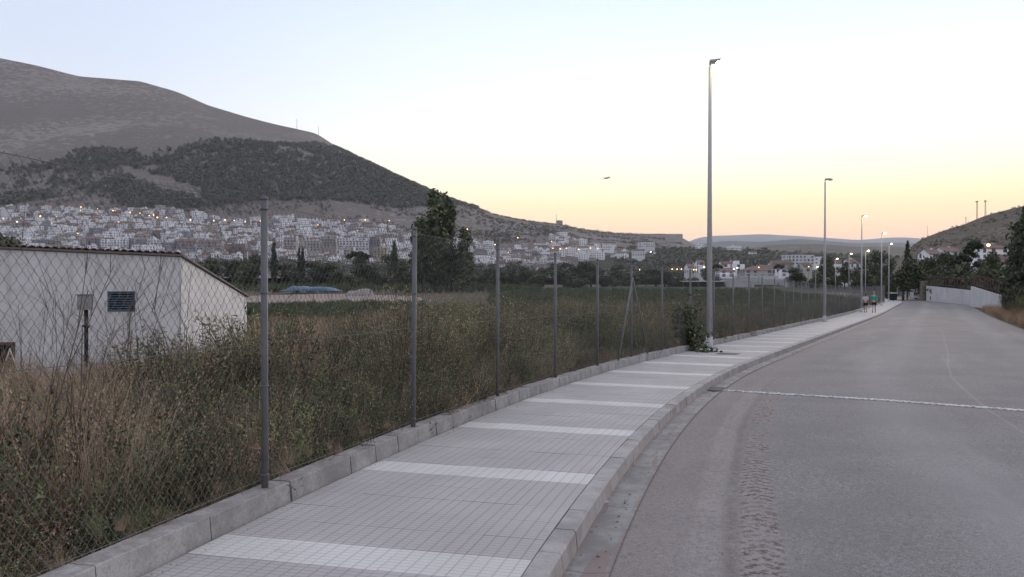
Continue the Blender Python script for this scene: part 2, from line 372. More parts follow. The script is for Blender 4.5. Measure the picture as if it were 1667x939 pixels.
for key, m in rest.items():
    me = m.mesh('far_tiles', key); u = me.uv_layers.new(name='UVMap'); u.data.foreach_set('uv', np.array(ruv[key], np.float32).ravel())
    link('tile_field' if key == 'tile_grey' else 'tile_band_field', me, pave, kind='stuff')
# kerb stones
def kerb_mesh(L):
    m = MB(); g = .004; pr = [(.004,-.2),(.004,-.008),(.012,0),(.135,0),(.152,-.014),(.172,-.2)]; n = len(pr)
    for y in (-L/2+g, L/2-g):
        for x, z in pr: m.v.append((x, y, z))
    m.f = [(i, (i+1) % n, n+(i+1) % n, n+i)[::-1] for i in range(n)]+[tuple(range(n)), tuple(range(2*n-1, n-1, -1))]; m.mi = [0]*len(m.f)
    return m
km = kerb_mesh(.5); kme = km.mesh('kerb_stone', 'concrete_kerb')
kerb = thing('kerb', '', ''); del kerb['label'], kerb['category']; kerb['kind'] = 'structure'; far = MB()
for i in range(300):
    s = -3+.5*i
    if s > 150: break
    M = frame(s, 0, random.uniform(-.003,.003)) @ Matrix.Translation((random.uniform(-.003,.003),0,0))
    if s < 45: link('kerb_stone', kme, kerb, M)
    else:
        b = len(far.v); far.v += [tuple(M @ Vector(v)) for v in km.v]; far.f += [tuple(b+k for k in f) for f in km.f]; far.mi += km.mi
far.build('kerb_run', 'concrete_kerb', kerb, kind='stuff')
# low wall of concrete blocks under the fence
def block_mesh(L):
    m = MB(); g = .0025; b = .012; pr = [(-2.31,-.5),(-2.31,.145),(-2.303,.152),(-2.142,.152),(-2.136,.145),(-2.100,-.2)]; n = len(pr)
    for y in (-L/2+g, L/2-g):
        for x, z in pr: m.v.append((x+2.2, y, z))
    m.f = [(i, (i+1) % n, n+(i+1) % n, n+i)[::-1] for i in range(n)]+[tuple(range(n)), tuple(range(2*n-1, n-1, -1))]; m.mi = [0]*len(m.f)
    return m
wall = thing('low_wall', 'long low grey concrete edging wall along the inner side of the pavement, carrying the fence', 'wall', Cv(0, -2.2))
bm_ = block_mesh(1.0); bme = bm_.mesh('concrete_block', 'wall_concrete'); far = MB(); Wi = Matrix.Translation(-wall.location)
bm2 = block_mesh(.5); bme2 = bm2.mesh('concrete_block', 'wall_concrete'); s_next = -4.0
while s_next < 150:
    L_ = 1.0 if s_next < 1.6 or s_next > 40 else .5; s = s_next+L_/2; s_next += L_*.99
    M = Wi @ frame(s, -2.2, random.uniform(-.006,.006)) @ Matrix.Translation((random.uniform(-.004,.004),0,0)) @ Matrix.Rotation(random.uniform(-.003,.003), 4, 'Z')
    if s < 50: link('concrete_block', bme if L_ == 1.0 else bme2, wall, M)
    else:
        b = len(far.v); far.v += [tuple(M @ Vector(v)) for v in bm_.v]; far.f += [tuple(b+k for k in f) for f in bm_.f]; far.mi += bm_.mi
far.build('block_run', 'wall_concrete', wall, kind='stuff')

# ---------------------------------------------------------------- chain-link fence
FT = -2.22
def s_at_px(px, t):
    s = np.arange(-1, 100, .02); X, Y, Z = C(s, t, .16); return float(s[np.argmin(abs(CX+F*X/Y-px))])
ps_ = [s_at_px(p, FT) for p in (431, 673, 810, 904, 973, 1028, 1078)]
post_s = [ps_[0]-3, ps_[0]-6]+ps_; post_s.sort()
while post_s[-1] < 128: post_s.append(post_s[-1]+2.75)
fence = thing('chain_link_fence', 'long galvanised chain link fence on steel posts between the pavement and the weedy plot', 'fence', Cv(post_s[2], FT, .16))
Fi = Matrix.Translation(-fence.location)
pm = MB().tube([(0,0,-.12),(0,0,2.16)], .0255, 10); pm.tube([(0,0,2.155),(0,0,2.175)], .03, 10); pm.tube([(0,0,2.175),(0,0,2.185)], [.03,.012], 10)
for z in (.08, .75, 1.45, 2.08): pm.tube([(0,0,z),(0,0,z+.012)], .031, 8)
pme = pm.mesh('post', 'post_steel', True)
for k, s in enumerate(post_s):
    lean = random.uniform(-.004,.012)
    link('post', pme, fence, Fi @ Matrix.Translation(Cv(s, FT, .16)) @ Matrix.Rotation(lean, 4, 'Y') @ Matrix.Rotation(random.uniform(-.006,.006), 4, 'X'))
def panel(L=3.0, p=.068, h=2.12, r=.00145, seg=3, vs=.0435):
    m = MB(); w = p/2; nz = int(h/vs); n = int(L/w)
    for i in range(n):
        for side in (0,):
            pts = []
            for k in range(nz+1):
                up = (k+i) % 2; x = i*w+(w if up else 0); yy = .004*(1 if up else -1)
                pts.append((yy, x, .03+k*vs))
            m.tube(pts, r, seg, cap=False)
    return m
pn = panel(); pn_me = pn.mesh('wire_mesh', 'mesh_wire')
pf = panel(p=.18, r=.0028, vs=.12); pf_me = pf.mesh('wire_mesh_far', 'mesh_wire')
for a, b in zip(post_s[:-1], post_s[1:]):
    A, B = Cv(a, FT, .16), Cv(b, FT, .16); d = B-A; L = d.length; y = d.normalized(); x = y.cross(Vector((0,0,1))).normalized(); 
    M = Matrix((x, d/3.0, Vector((0,0,1)))).transposed().to_4x4(); M.translation = A
    link('wire_mesh', pn_me if a < 60 else pf_me, fence, Fi @ M)
    m = MB()
    for z in (.06, 1.08, 2.12): m.tube([A-fence.location+Vector((0,0,z)), (A+B)/2-fence.location+Vector((0,0,z-.012)), B-fence.location+Vector((0,0,z))], .0022, 4)
    if a < 70: m.build('tension_wire', 'mesh_wire', fence)
for sg, mt in ((-1, 'post_steel'), (1, 'galvanised_old')):           # the two raking struts at the braced post
    A = Cv(ps_[5]+sg*1.15, FT+.05, .1)-fence.location; B = Cv(ps_[5], FT+.03, .16+1.85)-fence.location
    MB().tube([A, B], .021, 8).build('strut', mt, fence, True)

# ---------------------------------------------------------------- street lamps
glow('lamp_sodium', (1,.74,.28), 26); glow('lamp_orange', (1,.55,.18), 4.5); glow('lamp_white', (1,.88,.6), 8)
simple('pole_zinc', (.50,.49,.49), .6, .15, 9, .3, .1); simple('lamp_housing', (.42,.42,.42), .5)
def street_lamp(loc, rz, label, lit=True, h=8.55, group='street lamps along the pavement', lampmat='lamp_sodium', big=1.0, arm='right'):
    o = thing('street_lamp', label, 'street lamp', loc, rz, group)
    m = MB(); m.tube([(0,0,-.3),(0,0,.35)], .098, 14); m.tube([(0,0,.35),(0,0,h-.12)], [.092,.042], 14); m.build('pole', 'pole_zinc', o, True)
    MB().box((0,0,.012),(.34,.34,.024)).build('base_plate', 'galvanised_old', o)
    MB().box((.086,0,.75),(.02,.09,.34)).build('access_door', 'galvanised_old', o)
    m = MB(); m.tube([(0,0,h-.14),(.0,0,h-.02),(.05,0,h+.03),(.12,0,h+.035)], .036, 10); m.build('bracket', 'galvanised', o, True)
    m = MB(); m.box((.17*big,0,h+.045),(.36*big,.20*big,.07*big), top=.88); m.box((.17*big,0,h-.004),(.34*big,.18*big,.02)); hd = m.build('lamp_head', 'lamp_housing', o)
    m = MB(); m.ball((.31*big,0,h+.0),(.14*big,.105*big,.065*big),12,6); m.build('lens', lampmat if lit else 'white_metal', hd, True)
    return o
lamp_at = [(1155,24.0,"nearest and tallest looking galvanised street lamp, lit, standing on the pavement beside the green bush"),
           (1342.5,48.3,"second galvanised street lamp along the pavement, its pole thin against the evening sky"),
           (1402.5,71.3,"third street lamp along the pavement, lit, beside the two walkers"),
           (1435,95,"fourth lit street lamp of the row along the pavement, just beyond the walkers"),
           (1447,119,"fifth lit street lamp of the pavement row, near the road bend beside the tall conifer")]
for k, (px, d, lb) in enumerate(lamp_at):
    x = (px-CX)/F*d; a = -math.radians(28 if k else 24)
    street_lamp((x, d, float(zr(d))), a, lb, lit=(k != 1))
for px, py, d, lb in [(1409,408,143,"lit street lamp beyond the bend, its pole between the third and fourth pavement lamps"),
                      (1382,413,169,"lit street lamp standing over the hedges just left of the third pavement lamp"),
                      (1360,421,197,"lit street lamp right of the second pavement lamp, in front of dark trees"),
                      (1328,434,226,"farthest small lit street lamp left of the second pavement lamp")]:
    x = (px-CX)/F*d; top = EYE+(HZ-py)/F*d; street_lamp((x, d, top-8.55), -math.radians(20), lb, big=1.3, group='street lamps beyond the bend')

# ---------------------------------------------------------------- hills (profiles: image row against distance, per column)
class Hill:
    def __init__(s, cols, dist, rows, namp=1.0, nsc=400.): s.c = np.array(cols, float); s.d = np.array(dist, float); s.r = np.array(rows, float); g_ = np.arange(s.c[0], s.c[-1]+1, 4.); kr = np.hanning(9); kr /= kr.sum(); s.r = np.stack([np.convolve(np.pad(np.interp(g_, s.c, r), 4, mode='edge'), kr, 'valid') for r in s.r]); s.c = g_; s.namp = namp; s.nsc = nsc
    # rows[k][j]: image row of knot k at column j ; dist[k] : depth of knot k
    def row(s, px, d):
        R = np.stack([np.interp(px, s.c, r) for r in s.r]); out = np.empty_like(px, dtype=float); out[:] = R[0]
        for k in range(len(s.d)-1):
            u = np.clip((d-s.d[k])/(s.d[k+1]-s.d[k]), 0, 1); out = np.where(d >= s.d[k], R[k]+(R[k+1]-R[k])*u, out)
        return out
    def z(s, px, d):
        px = np.asarray(px, float); d = np.asarray(d, float); x = (px-CX)/F*d
        z = EYE+(HZ-s.row(px, d))/F*d; w = np.clip((d-s.d[0])/(s.d[-1]-s.d[0])*3, 0, 1)
        rel = np.clip(1-(d-s.d[-2])/(s.d[-1]-s.d[-2]), 0, 1)
        gl = fbm(x/(s.nsc*.35)+.3*np.sin(d/(s.nsc*.9)), d/(s.nsc*2.2), 4)
        return z+s.namp*w*(-1.1*(.25-np.abs(gl)).clip(0)*4*rel*.55+fbm(x/s.nsc, d/s.nsc, 5)*1.6*rel + .25*fbm(x/(s.nsc*.08), d/(s.nsc*.08), 3)*np.clip(rel+.25, 0, 1))
    def depth_for(s, px, py, lo=None, hi=None):
        d = np.linspace(lo or s.d[0], hi or s.d[-1], 240); r = s.row(np.full(240, float(px)), d)
        k = np.argmax(r <= py); return float(d[k]) if r[k] <= py else float(d[-1])
    def sheet(s, name, mat, px0, px1, npx, nd, back=1.6):
        px = np.linspace(px0, px1, npx); d = np.linspace(s.d[0], s.d[-1], nd)
        Pg, Dg = np.meshgrid(px, d, indexing='ij'); Z = s.z(Pg, Dg)
        bd = s.d[-1]*np.linspace(1.05, back, 8); zb = Z[:, -1:]*np.clip(1-((bd-s.d[-1])/(bd[-1]-s.d[-1]))**1.3*1.05, -.05, 1)[None, :]-1
        Pg = np.concatenate([Pg, np.repeat(px[:, None], 8, 1)], 1); Dg = np.concatenate([Dg, np.repeat(bd[None, :], npx, 0)], 1); Z = np.concatenate([Z, zb], 1)
        X = (Pg-CX)/F*Dg; V = np.stack([X, Dg, Z], 2).reshape(-1, 3)
        me = grid_mesh(name, V, npx, nd+8, mat); me.flip_normals() if hasattr(me, 'flip_normals') else None
        link(name, me, kind='structure')
def hill_mat(name, a, b, dark, sc=.012, dots=.08, cover=.5, cs=.004, strata=0):
    t = NT(name, 1, .05); ps = t.pos(); n1 = t.noise(ps, sc*1.6, 7, .68, (1,.35,.6)); n2 = t.noise(ps, dots, 4, .7); n3 = t.noise(ps, cs, 5, .6)
    c = t.mix(t.step(n1, .25, .75), a, b)
    c = t.mix(t.math('MULTIPLY', t.step(t.math('ADD', n2, t.math('MULTIPLY', n3, .8)), 1.0-cover*.35, 1.06-cover*.35), .8), c, dark)
    t.col(c); t.bump(n2, 1, 8)
hill_mat('mountain_scrub', (.225,.19,.173), (.30,.26,.24), (.16,.14,.125), .006, .055, .55, .0022)
hill_mat('ridge_scrub', (.25,.195,.165), (.36,.28,.24), (.12,.105,.08), .012, .12, .75, .006)
hill_mat('olive_slope', (.13,.13,.10), (.23,.18,.14), (.065,.075,.055), .01, .09, .9, .003)
hill_mat('brown_slope', (.22,.16,.13), (.32,.22,.175), (.06,.065,.05), .004, .05, .6, .0015)
hill_mat('far_slope', (.10,.11,.11), (.14,.14,.13), (.07,.08,.08), .002, .02, .5, .0006)
MC = [-2600,-900,-300,0,60,130,230,290,340,400,450,515,550,600,660,700,740,790,797,840,880,910,950,1000,1050,1108,1116,1140,1180,1240]
MR = [ 150,  60,  55, 95,107,125,133,150,172,190,203,217,240,265,293,310,327,341,347,357,362,365,373,379,381,385,390,403,425,452]
def lerp(a, b, f): return [x+(y-x)*f for x, y in zip(a, b)]
tb = np.interp(MC, [-2600,0,300,450,600,700,850,960,1240], [418,414,416,420,432,441,443,446,453])          # town's lower edge
tt_ = np.interp(MC, [-2600,0,130,250,400,500,600,660,800,900,1000,1070,1120,1240], [335,338,333,340,354,352,362,370,388,380,390,402,420,452])
fo = np.interp(MC, [-2600,0,230,340,450,560,640,700,800,1240], [235,240,240,228,234,252,280,318,352,452])
fo = np.maximum(fo, np.array(MR)+3)
mtn = Hill(MC, [440, 820, 1250, 1750, 2600], [[452.5]*len(MC), list(tb), list(np.minimum(tt_, tb)), list(np.minimum(fo, tt_)), MR], 16, 330)
mtn.sheet('mountain', 'mountain_scrub', -2600, 1236, 900, 150)
RC = [1440,1470,1490,1500,1530,1570,1600,1640,1667,1720,1800,2000,2600,4000]
RR = [ 440, 415, 395, 389, 377, 365, 352, 341, 335, 318, 300, 280, 260, 260]
rh = Hill(RC, [190, 330, 760], [[466]*len(RC), list(np.interp(RC, [1440,1500,1600,1700,4000], [455,447,436,425,400])), RR], 5, 120)
rh.sheet('right_hill', 'ridge_scrub', 1440, 4000, 420, 70)
L1 = Hill([960,1050,1110,1180,1250,1330,1450,1520,1600], [520, 1400], [[453]*9, [400,403,402.5,403,407,412,417,426,440]], 6, 260); L1.sheet('olive_hillside', 'olive_slope', 960, 1600, 200, 60)
L2 = Hill([1080,1160,1210,1260,1330,1400,1450,1500,1560,1650], [1500, 3600], [[430]*10, [412,408,404,398,397,402,401,404,412,420]], 18, 700); L2.sheet('brown_hill', 'brown_slope', 1080, 1650, 200, 50)
L3 = Hill([1050,1130,1150,1180,1240,1300,1340,1400,1450,1500,1600,2200], [3800, 7500], [[415]*12, [400,397,396,392,393.5,388.5,392,396,394.5,396,396,398]], 40, 1300); L3.sheet('far_hills', 'far_slope', 1050, 2200, 240, 40)
L4 = Hill([1000,1110,1126,1140,1165,1200,1240,1270,1300,1330,1360,1395,1420,1440,1470,1510,1600,2200], [9000, 17000], [[410]*18, [400,398,391,386,383.5,382.5,381,382.5,384,386,388,390.5,389,387,386,389,392,392]], 50, 3000); L4.sheet('blue_mountains', 'far_slope', 1000, 2200, 240, 30, back=1.3)
def mz(px, d): return float(mtn.z(np.array([float(px)]), np.array([float(d)]))[0])

# ---------------------------------------------------------------- instanced ground cover ("stuff")
def scatter(name, pts, protos, scl, tilt=.15, label=None, rz=None):
    pts = np.asarray(pts, np.float32); n = len(pts)
    coll = bpy.data.collections.new(name+'_kinds')
    for i, me in enumerate(protos): coll.objects.link(bpy.data.objects.new('%s_kind' % name, me))
    me = bpy.data.meshes.new(name); me.vertices.add(n); me.vertices.foreach_set('co', pts.ravel())
    a = me.attributes.new('rot', 'FLOAT_VECTOR', 'POINT')
    r = np.stack([rng.normal(0, tilt, n), rng.normal(0, tilt, n), rng.uniform(0, 6.283, n) if rz is None else rz], 1).astype(np.float32); a.data.foreach_set('vector', r.ravel())
    a = me.attributes.new('scl', 'FLOAT', 'POINT'); a.data.foreach_set('value', np.asarray(scl, np.float32))
    a = me.attributes.new('idx', 'INT', 'POINT'); a.data.foreach_set('value', rng.integers(0, len(protos), n).astype(np.int32))
    ob = link(name, me, kind='stuff'); 
    if label: ob['label'] = label
    g = bpy.data.node_groups.new(name, 'GeometryNodeTree')
    g.interface.new_socket('Geometry', in_out='INPUT', socket_type='NodeSocketGeometry'); g.interface.new_socket('Geometry', in_out='OUTPUT', socket_type='NodeSocketGeometry')
    N = g.nodes.new; L = g.links.new; gi = N('NodeGroupInput'); go = N('NodeGroupOutput'); iop = N('GeometryNodeInstanceOnPoints'); ci = N('GeometryNodeCollectionInfo')
    ci.inputs['Collection'].default_value = coll; ci.inputs['Separate Children'].default_value = True; ci.inputs['Reset Children'].default_value = True
    def attr(nm, ty):
        q = N('GeometryNodeInputNamedAttribute'); q.data_type = ty; q.inputs['Name'].default_value = nm; return q.outputs['Attribute']
    L(gi.outputs[0], iop.inputs['Points']); L(ci.outputs[0], iop.inputs['Instance']); iop.inputs['Pick Instance'].default_value = True
    L(attr('idx', 'INT'), iop.inputs['Instance Index']); L(attr('rot', 'FLOAT_VECTOR'), iop.inputs['Rotation']); L(attr('scl', 'FLOAT'), iop.inputs['Scale'])
    L(iop.outputs[0], go.inputs[0]); md = ob.modifiers.new('scatter', 'NODES'); md.node_group = g
    return ob
leaf('grass_dry', (.14,.095,.07), (.24,.17,.12)); leaf('grass_straw', (.14,.108,.08), (.235,.182,.135)); leaf('grass_green', (.04,.055,.022), (.08,.09,.035))
leaf('grass_pale', (.18,.145,.11), (.28,.235,.185)); leaf('weed_red', (.12,.055,.046), (.19,.10,.08)); leaf('weed_green', (.045,.06,.028), (.085,.095,.04)); leaf('weed_olive', (.075,.08,.035), (.13,.13,.06)); leaf('weed_dark', (.022,.028,.016), (.05,.052,.03)); leaf('weed_lime', (.10,.12,.03), (.17,.18,.05))
leaf('twig', (.07,.05,.04), (.14,.10,.08)); leaf('crop_leaf', (.04,.06,.03), (.07,.095,.045)); leaf('crop_leaf_b', (.05,.065,.035), (.09,.10,.05))
leaf('pine_far', (.09,.09,.082), (.135,.133,.12)); leaf('scrub_far', (.085,.08,.062), (.14,.125,.10))
R_ = random.Random(3)
def tuft(n, h, spread, w, mats, lean=.45, seg=3, heads=.25):
    m = MB()
    for i in range(n):
        a = R_.uniform(0, 6.283); r0 = spread*math.sqrt(R_.random()); hh = h*R_.uniform(.45, 1); ln = R_.uniform(.05, lean)*hh; da = a+R_.uniform(-.8,.8)
        b = Vector((r0*math.cos(a), r0*math.sin(a), 0)); dr = Vector((math.cos(da), math.sin(da), 0)); sd_ = Vector((-dr.y, dr.x, 0)).lerp(dr, R_.uniform(-.9,.9)).normalized()
        mi = R_.randrange(len(mats)); prev = None
        for k in range(seg+1):
            f = k/seg; p = b+dr*ln*f**1.8+Vector((0,0,hh*f*(1-.15*f*lean))); ww = w*(1-f*.85)/2; cur = (p-sd_*ww, p+sd_*ww)
            if prev: m.face((prev[0], prev[1], cur[1], cur[0]), mi)
            prev = cur
        if R_.random() < heads:                                    # seed head
            for q in range(4):
                e = p+Vector((R_.gauss(0,.012), R_.gauss(0,.012), -.02-.03*q)); s_ = w*.9; m.face((e+Vector((s_,0,0)), e+Vector((0,s_*.4,.022)), e+Vector((-s_,0,.005))), mi)
    return m.mesh('tuft', mats)
def bushy(h, rad, nst, nleaf, lw, mats, stemmat, up=1.0):          # stems carrying many little leaves
    m = MB()
    for i in range(nst):
        a = R_.uniform(0, 6.283); r1 = rad*math.sqrt(R_.random()); hh = h*R_.uniform(.6, 1); b = Vector((R_.gauss(0,.06), R_.gauss(0,.06), 0)); tip = Vector((r1*math.cos(a), r1*math.sin(a), hh))
        mid = b.lerp(tip, .5)+Vector((R_.gauss(0,.05), R_.gauss(0,.05), .08*h)); pts = [b, mid, tip]
        for p, q in zip(pts[:-1], pts[1:]):
            s_ = Vector((.004,.003,0)); m.face((p-s_, p+s_, q+s_*.6, q-s_*.6), len(mats))
        for k in range(nleaf):
            f = R_.uniform(.15, 1.02); c = (b.lerp(mid, f*2) if f < .5 else mid.lerp(tip, f*2-1)); o = Vector((R_.gauss(0,1), R_.gauss(0,1), R_.gauss(.3*up,.8))).normalized()
            l = lw*R_.uniform(.6, 1.5); c = c+o*R_.uniform(0, .12)*h*.6; s_ = o.cross(Vector((R_.random(), R_.random(), R_.random()))).normalized()*l*.2
            m.face((c-s_, c+o*l*.5-s_*.2, c+o*l, c+s_), R_.randrange(len(mats)))
    return m.mesh('weed', list(mats)+[stemmat])
T_dry = [tuft(70, R_.uniform(.85,1.1), .22, .007, ['grass_dry','grass_straw','grass_dry'], .5, 3, .5) for _ in range(5)]
T_straw = [tuft(75, R_.uniform(.95,1.15), .25, .009, ['grass_straw','grass_pale','grass_dry'], .5, 3, .6) for _ in range(4)]
T_green = [tuft(60, R_.uniform(.55,.8), .2, .010, ['grass_green','weed_dark'], .6, 3, 0) for _ in range(3)]
T_red = [bushy(R_.uniform(.8,1.0), .38, 20, 34, .03, ['weed_red','grass_dry','weed_red'], 'twig') for _ in range(3)]
T_weed = [bushy(R_.uniform(.85,1.1), .4, 22, 55, .034, ['weed_green','weed_dark','weed_olive'], 'twig') for _ in range(4)]
T_dark = [bushy(R_.uniform(.7,.9), .45, 20, 50, .04, ['weed_dark','weed_dark','weed_green'], 'twig') for _ in range(3)]
T_lime = [bushy(1.7, .42, 26, 80, .032, [a_,b_,'grass_dry'], 'twig') for a_, b_ in (('weed_lime','weed_green'),('weed_olive','weed_green'),('weed_olive','weed_dark'))]
T_arc = [tuft(60, 1.1, .18, .007, ['grass_pale','grass_straw'], 1.0, 5, .3) for _ in range(3)]
def stalk_m():
    m = MB(); 
    def br(p, d, L, w, lv):
        q = p+d*L; s_ = Vector((-d.y, d.x, 0)); s_ = (s_.normalized() if s_.length > 1e-3 else Vector((1,0,0)))*w; s2 = Vector((0,1,0)).cross(d).normalized()*w
        for s3 in (s_, s2): m.face((p-s3, p+s3, q+s3*.5, q-s3*.5))
        if lv:
            for k in range(R_.randrange(3, 6)):
                f = R_.uniform(.35, 1); dd = (d+Vector((R_.gauss(0,.55), R_.gauss(0,.55), R_.uniform(0,.3)))).normalized(); br(p+d*L*f, dd, L*R_.uniform(.25,.5), w*.6, lv-1)
    br(Vector((0,0,0)), Vector((R_.gauss(0,.12), R_.gauss(0,.12), 1)).normalized(), 1.35, .0045, 2); return m.mesh('stalk', 'twig')
T_stalk = [stalk_m() for _ in range(5)]
def band(n, s0, s1, t0, t1, pw=1.0, sp=1.0):
    s = s0+(s1-s0)*rng.random(n)**sp; t = t0+(t1-t0)*rng.random(n)**pw; X, Y, Z = C(s, t); Z = G(X, Y); return np.stack([X, Y, Z], 1), s, t
SHED = [(-15.6, 18.8), (-8.1, 19.7), (-8.1, 25.2), (-15.6, 25.2)]
def clear(p, *arrs):
    ok = ~((p[:,0] > -19) & (p[:,0] < -8.0) & (p[:,1] > 18.6) & (p[:,1] < 25.5))
    return ok
def gs(base, s, p):     # clump sizes: patches of higher and lower growth
    return base*(1+.8*fbm(p[:,0]*.45, p[:,1]*.45)*2)*rng.uniform(.65, 1.2, len(p))
def veg(name, n, protos, base, label, s0=-4, s1=40, t0=-2.42, t1=-14, pw=1.2, sp=1.3, mask=None):
    p, s, t_ = band(n, s0, s1, t0, t1, pw, sp); ok = clear(p)
    if mask is not None: ok &= mask(p, s, t_)
    p, s, t_ = p[ok], s[ok], t_[ok]; sc = gs(base, s, p)
    sc = sc*np.where(p[:,1] > 13, np.where(p[:,0] < -6, .75, 1), 1)*np.interp(-t_, [2.3, 3.0, 5], [.62, .85, 1])
    return scatter(name, p, protos, sc, .14, label)
def N2(p, sc, seed): return fbm(p[:,0]*sc+seed, p[:,1]*sc+seed*2)
veg('straw_grass', 1000, T_straw, 1.1, 'pale straw grass clumps behind the fence', mask=lambda p, s, t: N2(p,.35,13) > .02)
veg('dry_grass', 3600, T_dry, 1.12, 'dense dry brown grass behind the fence', mask=lambda p, s, t: (N2(p,.3,3) > -.12))
veg('green_grass', 1500, T_green, 1.1, 'dark green grass low behind the fence', t1=-7)
veg('red_weeds', 700, T_red, 1.15, 'reddish brown dried weeds behind the fence', mask=lambda p, s, t: (N2(p,.4,9) > -.02) | (s < 1.2))
veg('green_weeds', 1250, T_weed, 1.05, 'olive green leafy weeds among the dry grass', t1=-10, mask=lambda p, s, t: N2(p,.3,5) > -.1)
veg('dark_weeds', 1500, T_dark, 1.0, 'dark undergrowth right behind the low wall', t1=-6, mask=lambda p, s, t: N2(p,.3,6) > -.15)
veg('straw_arcs', 100, T_arc+T_dry[:1], .9, 'arching pale straw at the near left', s0=-3.5, s1=1.8, t0=-2.6, t1=-5.5, pw=1, sp=1)
p, s, t_ = band(900, -3, 60, -2.27, -2.40, 1, 1); p[:,2] += np.where(t_ > -2.31, .55, .5); scatter('wall_edge_grass', p, T_dry[:2]+T_red[:1]+T_weed[:1], rng.uniform(.06,.24,len(p)), .35, 'small dry tufts leaning over the top of the low wall')
veg('tall_stalks', 420, T_stalk, 1.15, 'tall dry branching weed stalks', t1=-14)
veg('edge_weeds', 1100, T_dark+T_weed[:2], .85, 'dark leafy weeds crowding the mesh just behind the low wall', s0=-3, s1=40, t0=-2.4, t1=-3.3, pw=1, sp=1.2)
veg('feathery_shrubs', 1000, T_lime, .92, 'tall feathery yellow green shrubs behind the second and third posts', s0=3.6, s1=14, t0=-2.8, t1=-6.5, pw=1, sp=1, mask=lambda p, s, t: (CX+F*p[:,0]/p[:,1] > 632+18*np.sin(p[:,1]*3)) & (CX+F*p[:,0]/p[:,1] < 815) & (p[:,1] > 9.2) & (N2(p,.9,4) > -.04))
veg('straw_grass_beyond', 2000, T_straw[:2]+T_dry[:2]+T_red[:2]+T_weed[:2], 1.3, 'pale straw coloured tall grass of the plot past the third post', s0=9, s1=60, t0=-4, t1=-22, pw=1.0, sp=1.0, mask=lambda p, s, t: (CX+F*p[:,0]/p[:,1] > 560) & (CX+F*p[:,0]/p[:,1] < 1130) & (N2(p,.2,8) > -.1))
veg('tall_grass_beyond', 4200, T_dry[:2]+T_weed+T_red[:1], 1.2, 'tall brown grass along the plot beyond the third post', s0=9, s1=60, t0=-2.6, t1=-16, pw=1.0, mask=lambda p, s, t: (p[:,0] > -4) & ((s < 32) | (t > -5)))
veg('green_grass_beyond', 2200, T_weed+T_dark, 1.1, 'green weeds along the fence farther off', s0=14, s1=125, t0=-2.5, t1=-7, mask=lambda p, s, t: N2(p,.2,2) > -.1)
veg('plot_grass', 3800, T_dry[:3]+T_straw[:1]+T_red[:2]+T_weed[:1], 1.1, 'dry grass over the middle of the plot', s0=6, s1=62, t0=-10, t1=-36, pw=1.0, mask=lambda p, s, t: N2(p,.12,7) > -.12)
# crops and field cover farther off
crop = [bushy(.75, .5, 9, 12, .16, ['crop_leaf','crop_leaf_b'], 'crop_leaf') for _ in range(3)]
def region(n, f):
    px = rng.uniform(330, 1445, n); d = 1/rng.uniform(1/400, 1/26, n); x = (px-CX)/F*d; s, t = st_of(x, d); ok = f(px, d, s, t); px, d, x = px[ok], d[ok], x[ok]
    return np.stack([x, d, G(x, d)], 1), px, d
p, px_, d_ = region(90000, lambda px, d, s, t: (t < -7.5) & (px > 800) & (d < 268) & (d > 30+ (1100-px).clip(0)*.12))
scatter('green_field', p, crop, np.clip(d_*.011, .9, 1.45)*rng.uniform(.7, 1.2, len(p)), .1, 'low dark green crop filling the field behind the fence')
p, px_, d_ = region(30000, lambda px, d, s, t: (px > 395) & (px < 690) & (d > 62+8*np.sin(px*.02)) & (d < 104+10*np.sin(px*.013)))
scatter('crop_strip', p, crop, 1.15*rng.uniform(.7, 1.2, len(p)), .1, 'dark green crop strip between two strips of bare earth')
p, px_, d_ = region(26000, lambda px, d, s, t: (px < 880) & (d > 225) & (d < 395))
scatter('far_crops', p, crop, 2.6*rng.uniform(.6, 1.2, len(p)), .1, 'far green plots in front of the tree line')
def patch(name, mat, pxs, d0, d1, dz=.05):
    px = np.linspace(pxs[0], pxs[1], 60); f = np.linspace(0, 1, 14); Pg, Fg = np.meshgrid(px, f, indexing='ij')
    a = d0+6*np.sin(Pg*.021)+3*np.sin(Pg*.07); b = d1+8*np.sin(Pg*.013+1)+3*np.sin(Pg*.05); tp_ = np.sin(np.pi*np.clip((Pg-pxs[0])/(pxs[1]-pxs[0]), .0, 1))**.35; mdl = (a+b)/2; hw = (b-a)/2*tp_; D = mdl+hw*(Fg*2-1); X = (Pg-CX)/F*D; Z = G(X, D)+dz
    link(name, grid_mesh(name, np.stack([X, D, Z], 2).reshape(-1, 3), 60, 14, mat), kind='structure')
patch('bare_earth', 'pale_earth', (380, 690), 108, 205, .10); patch('dirt_track', 'pale_earth', (395, 640), 43, 58, .06)

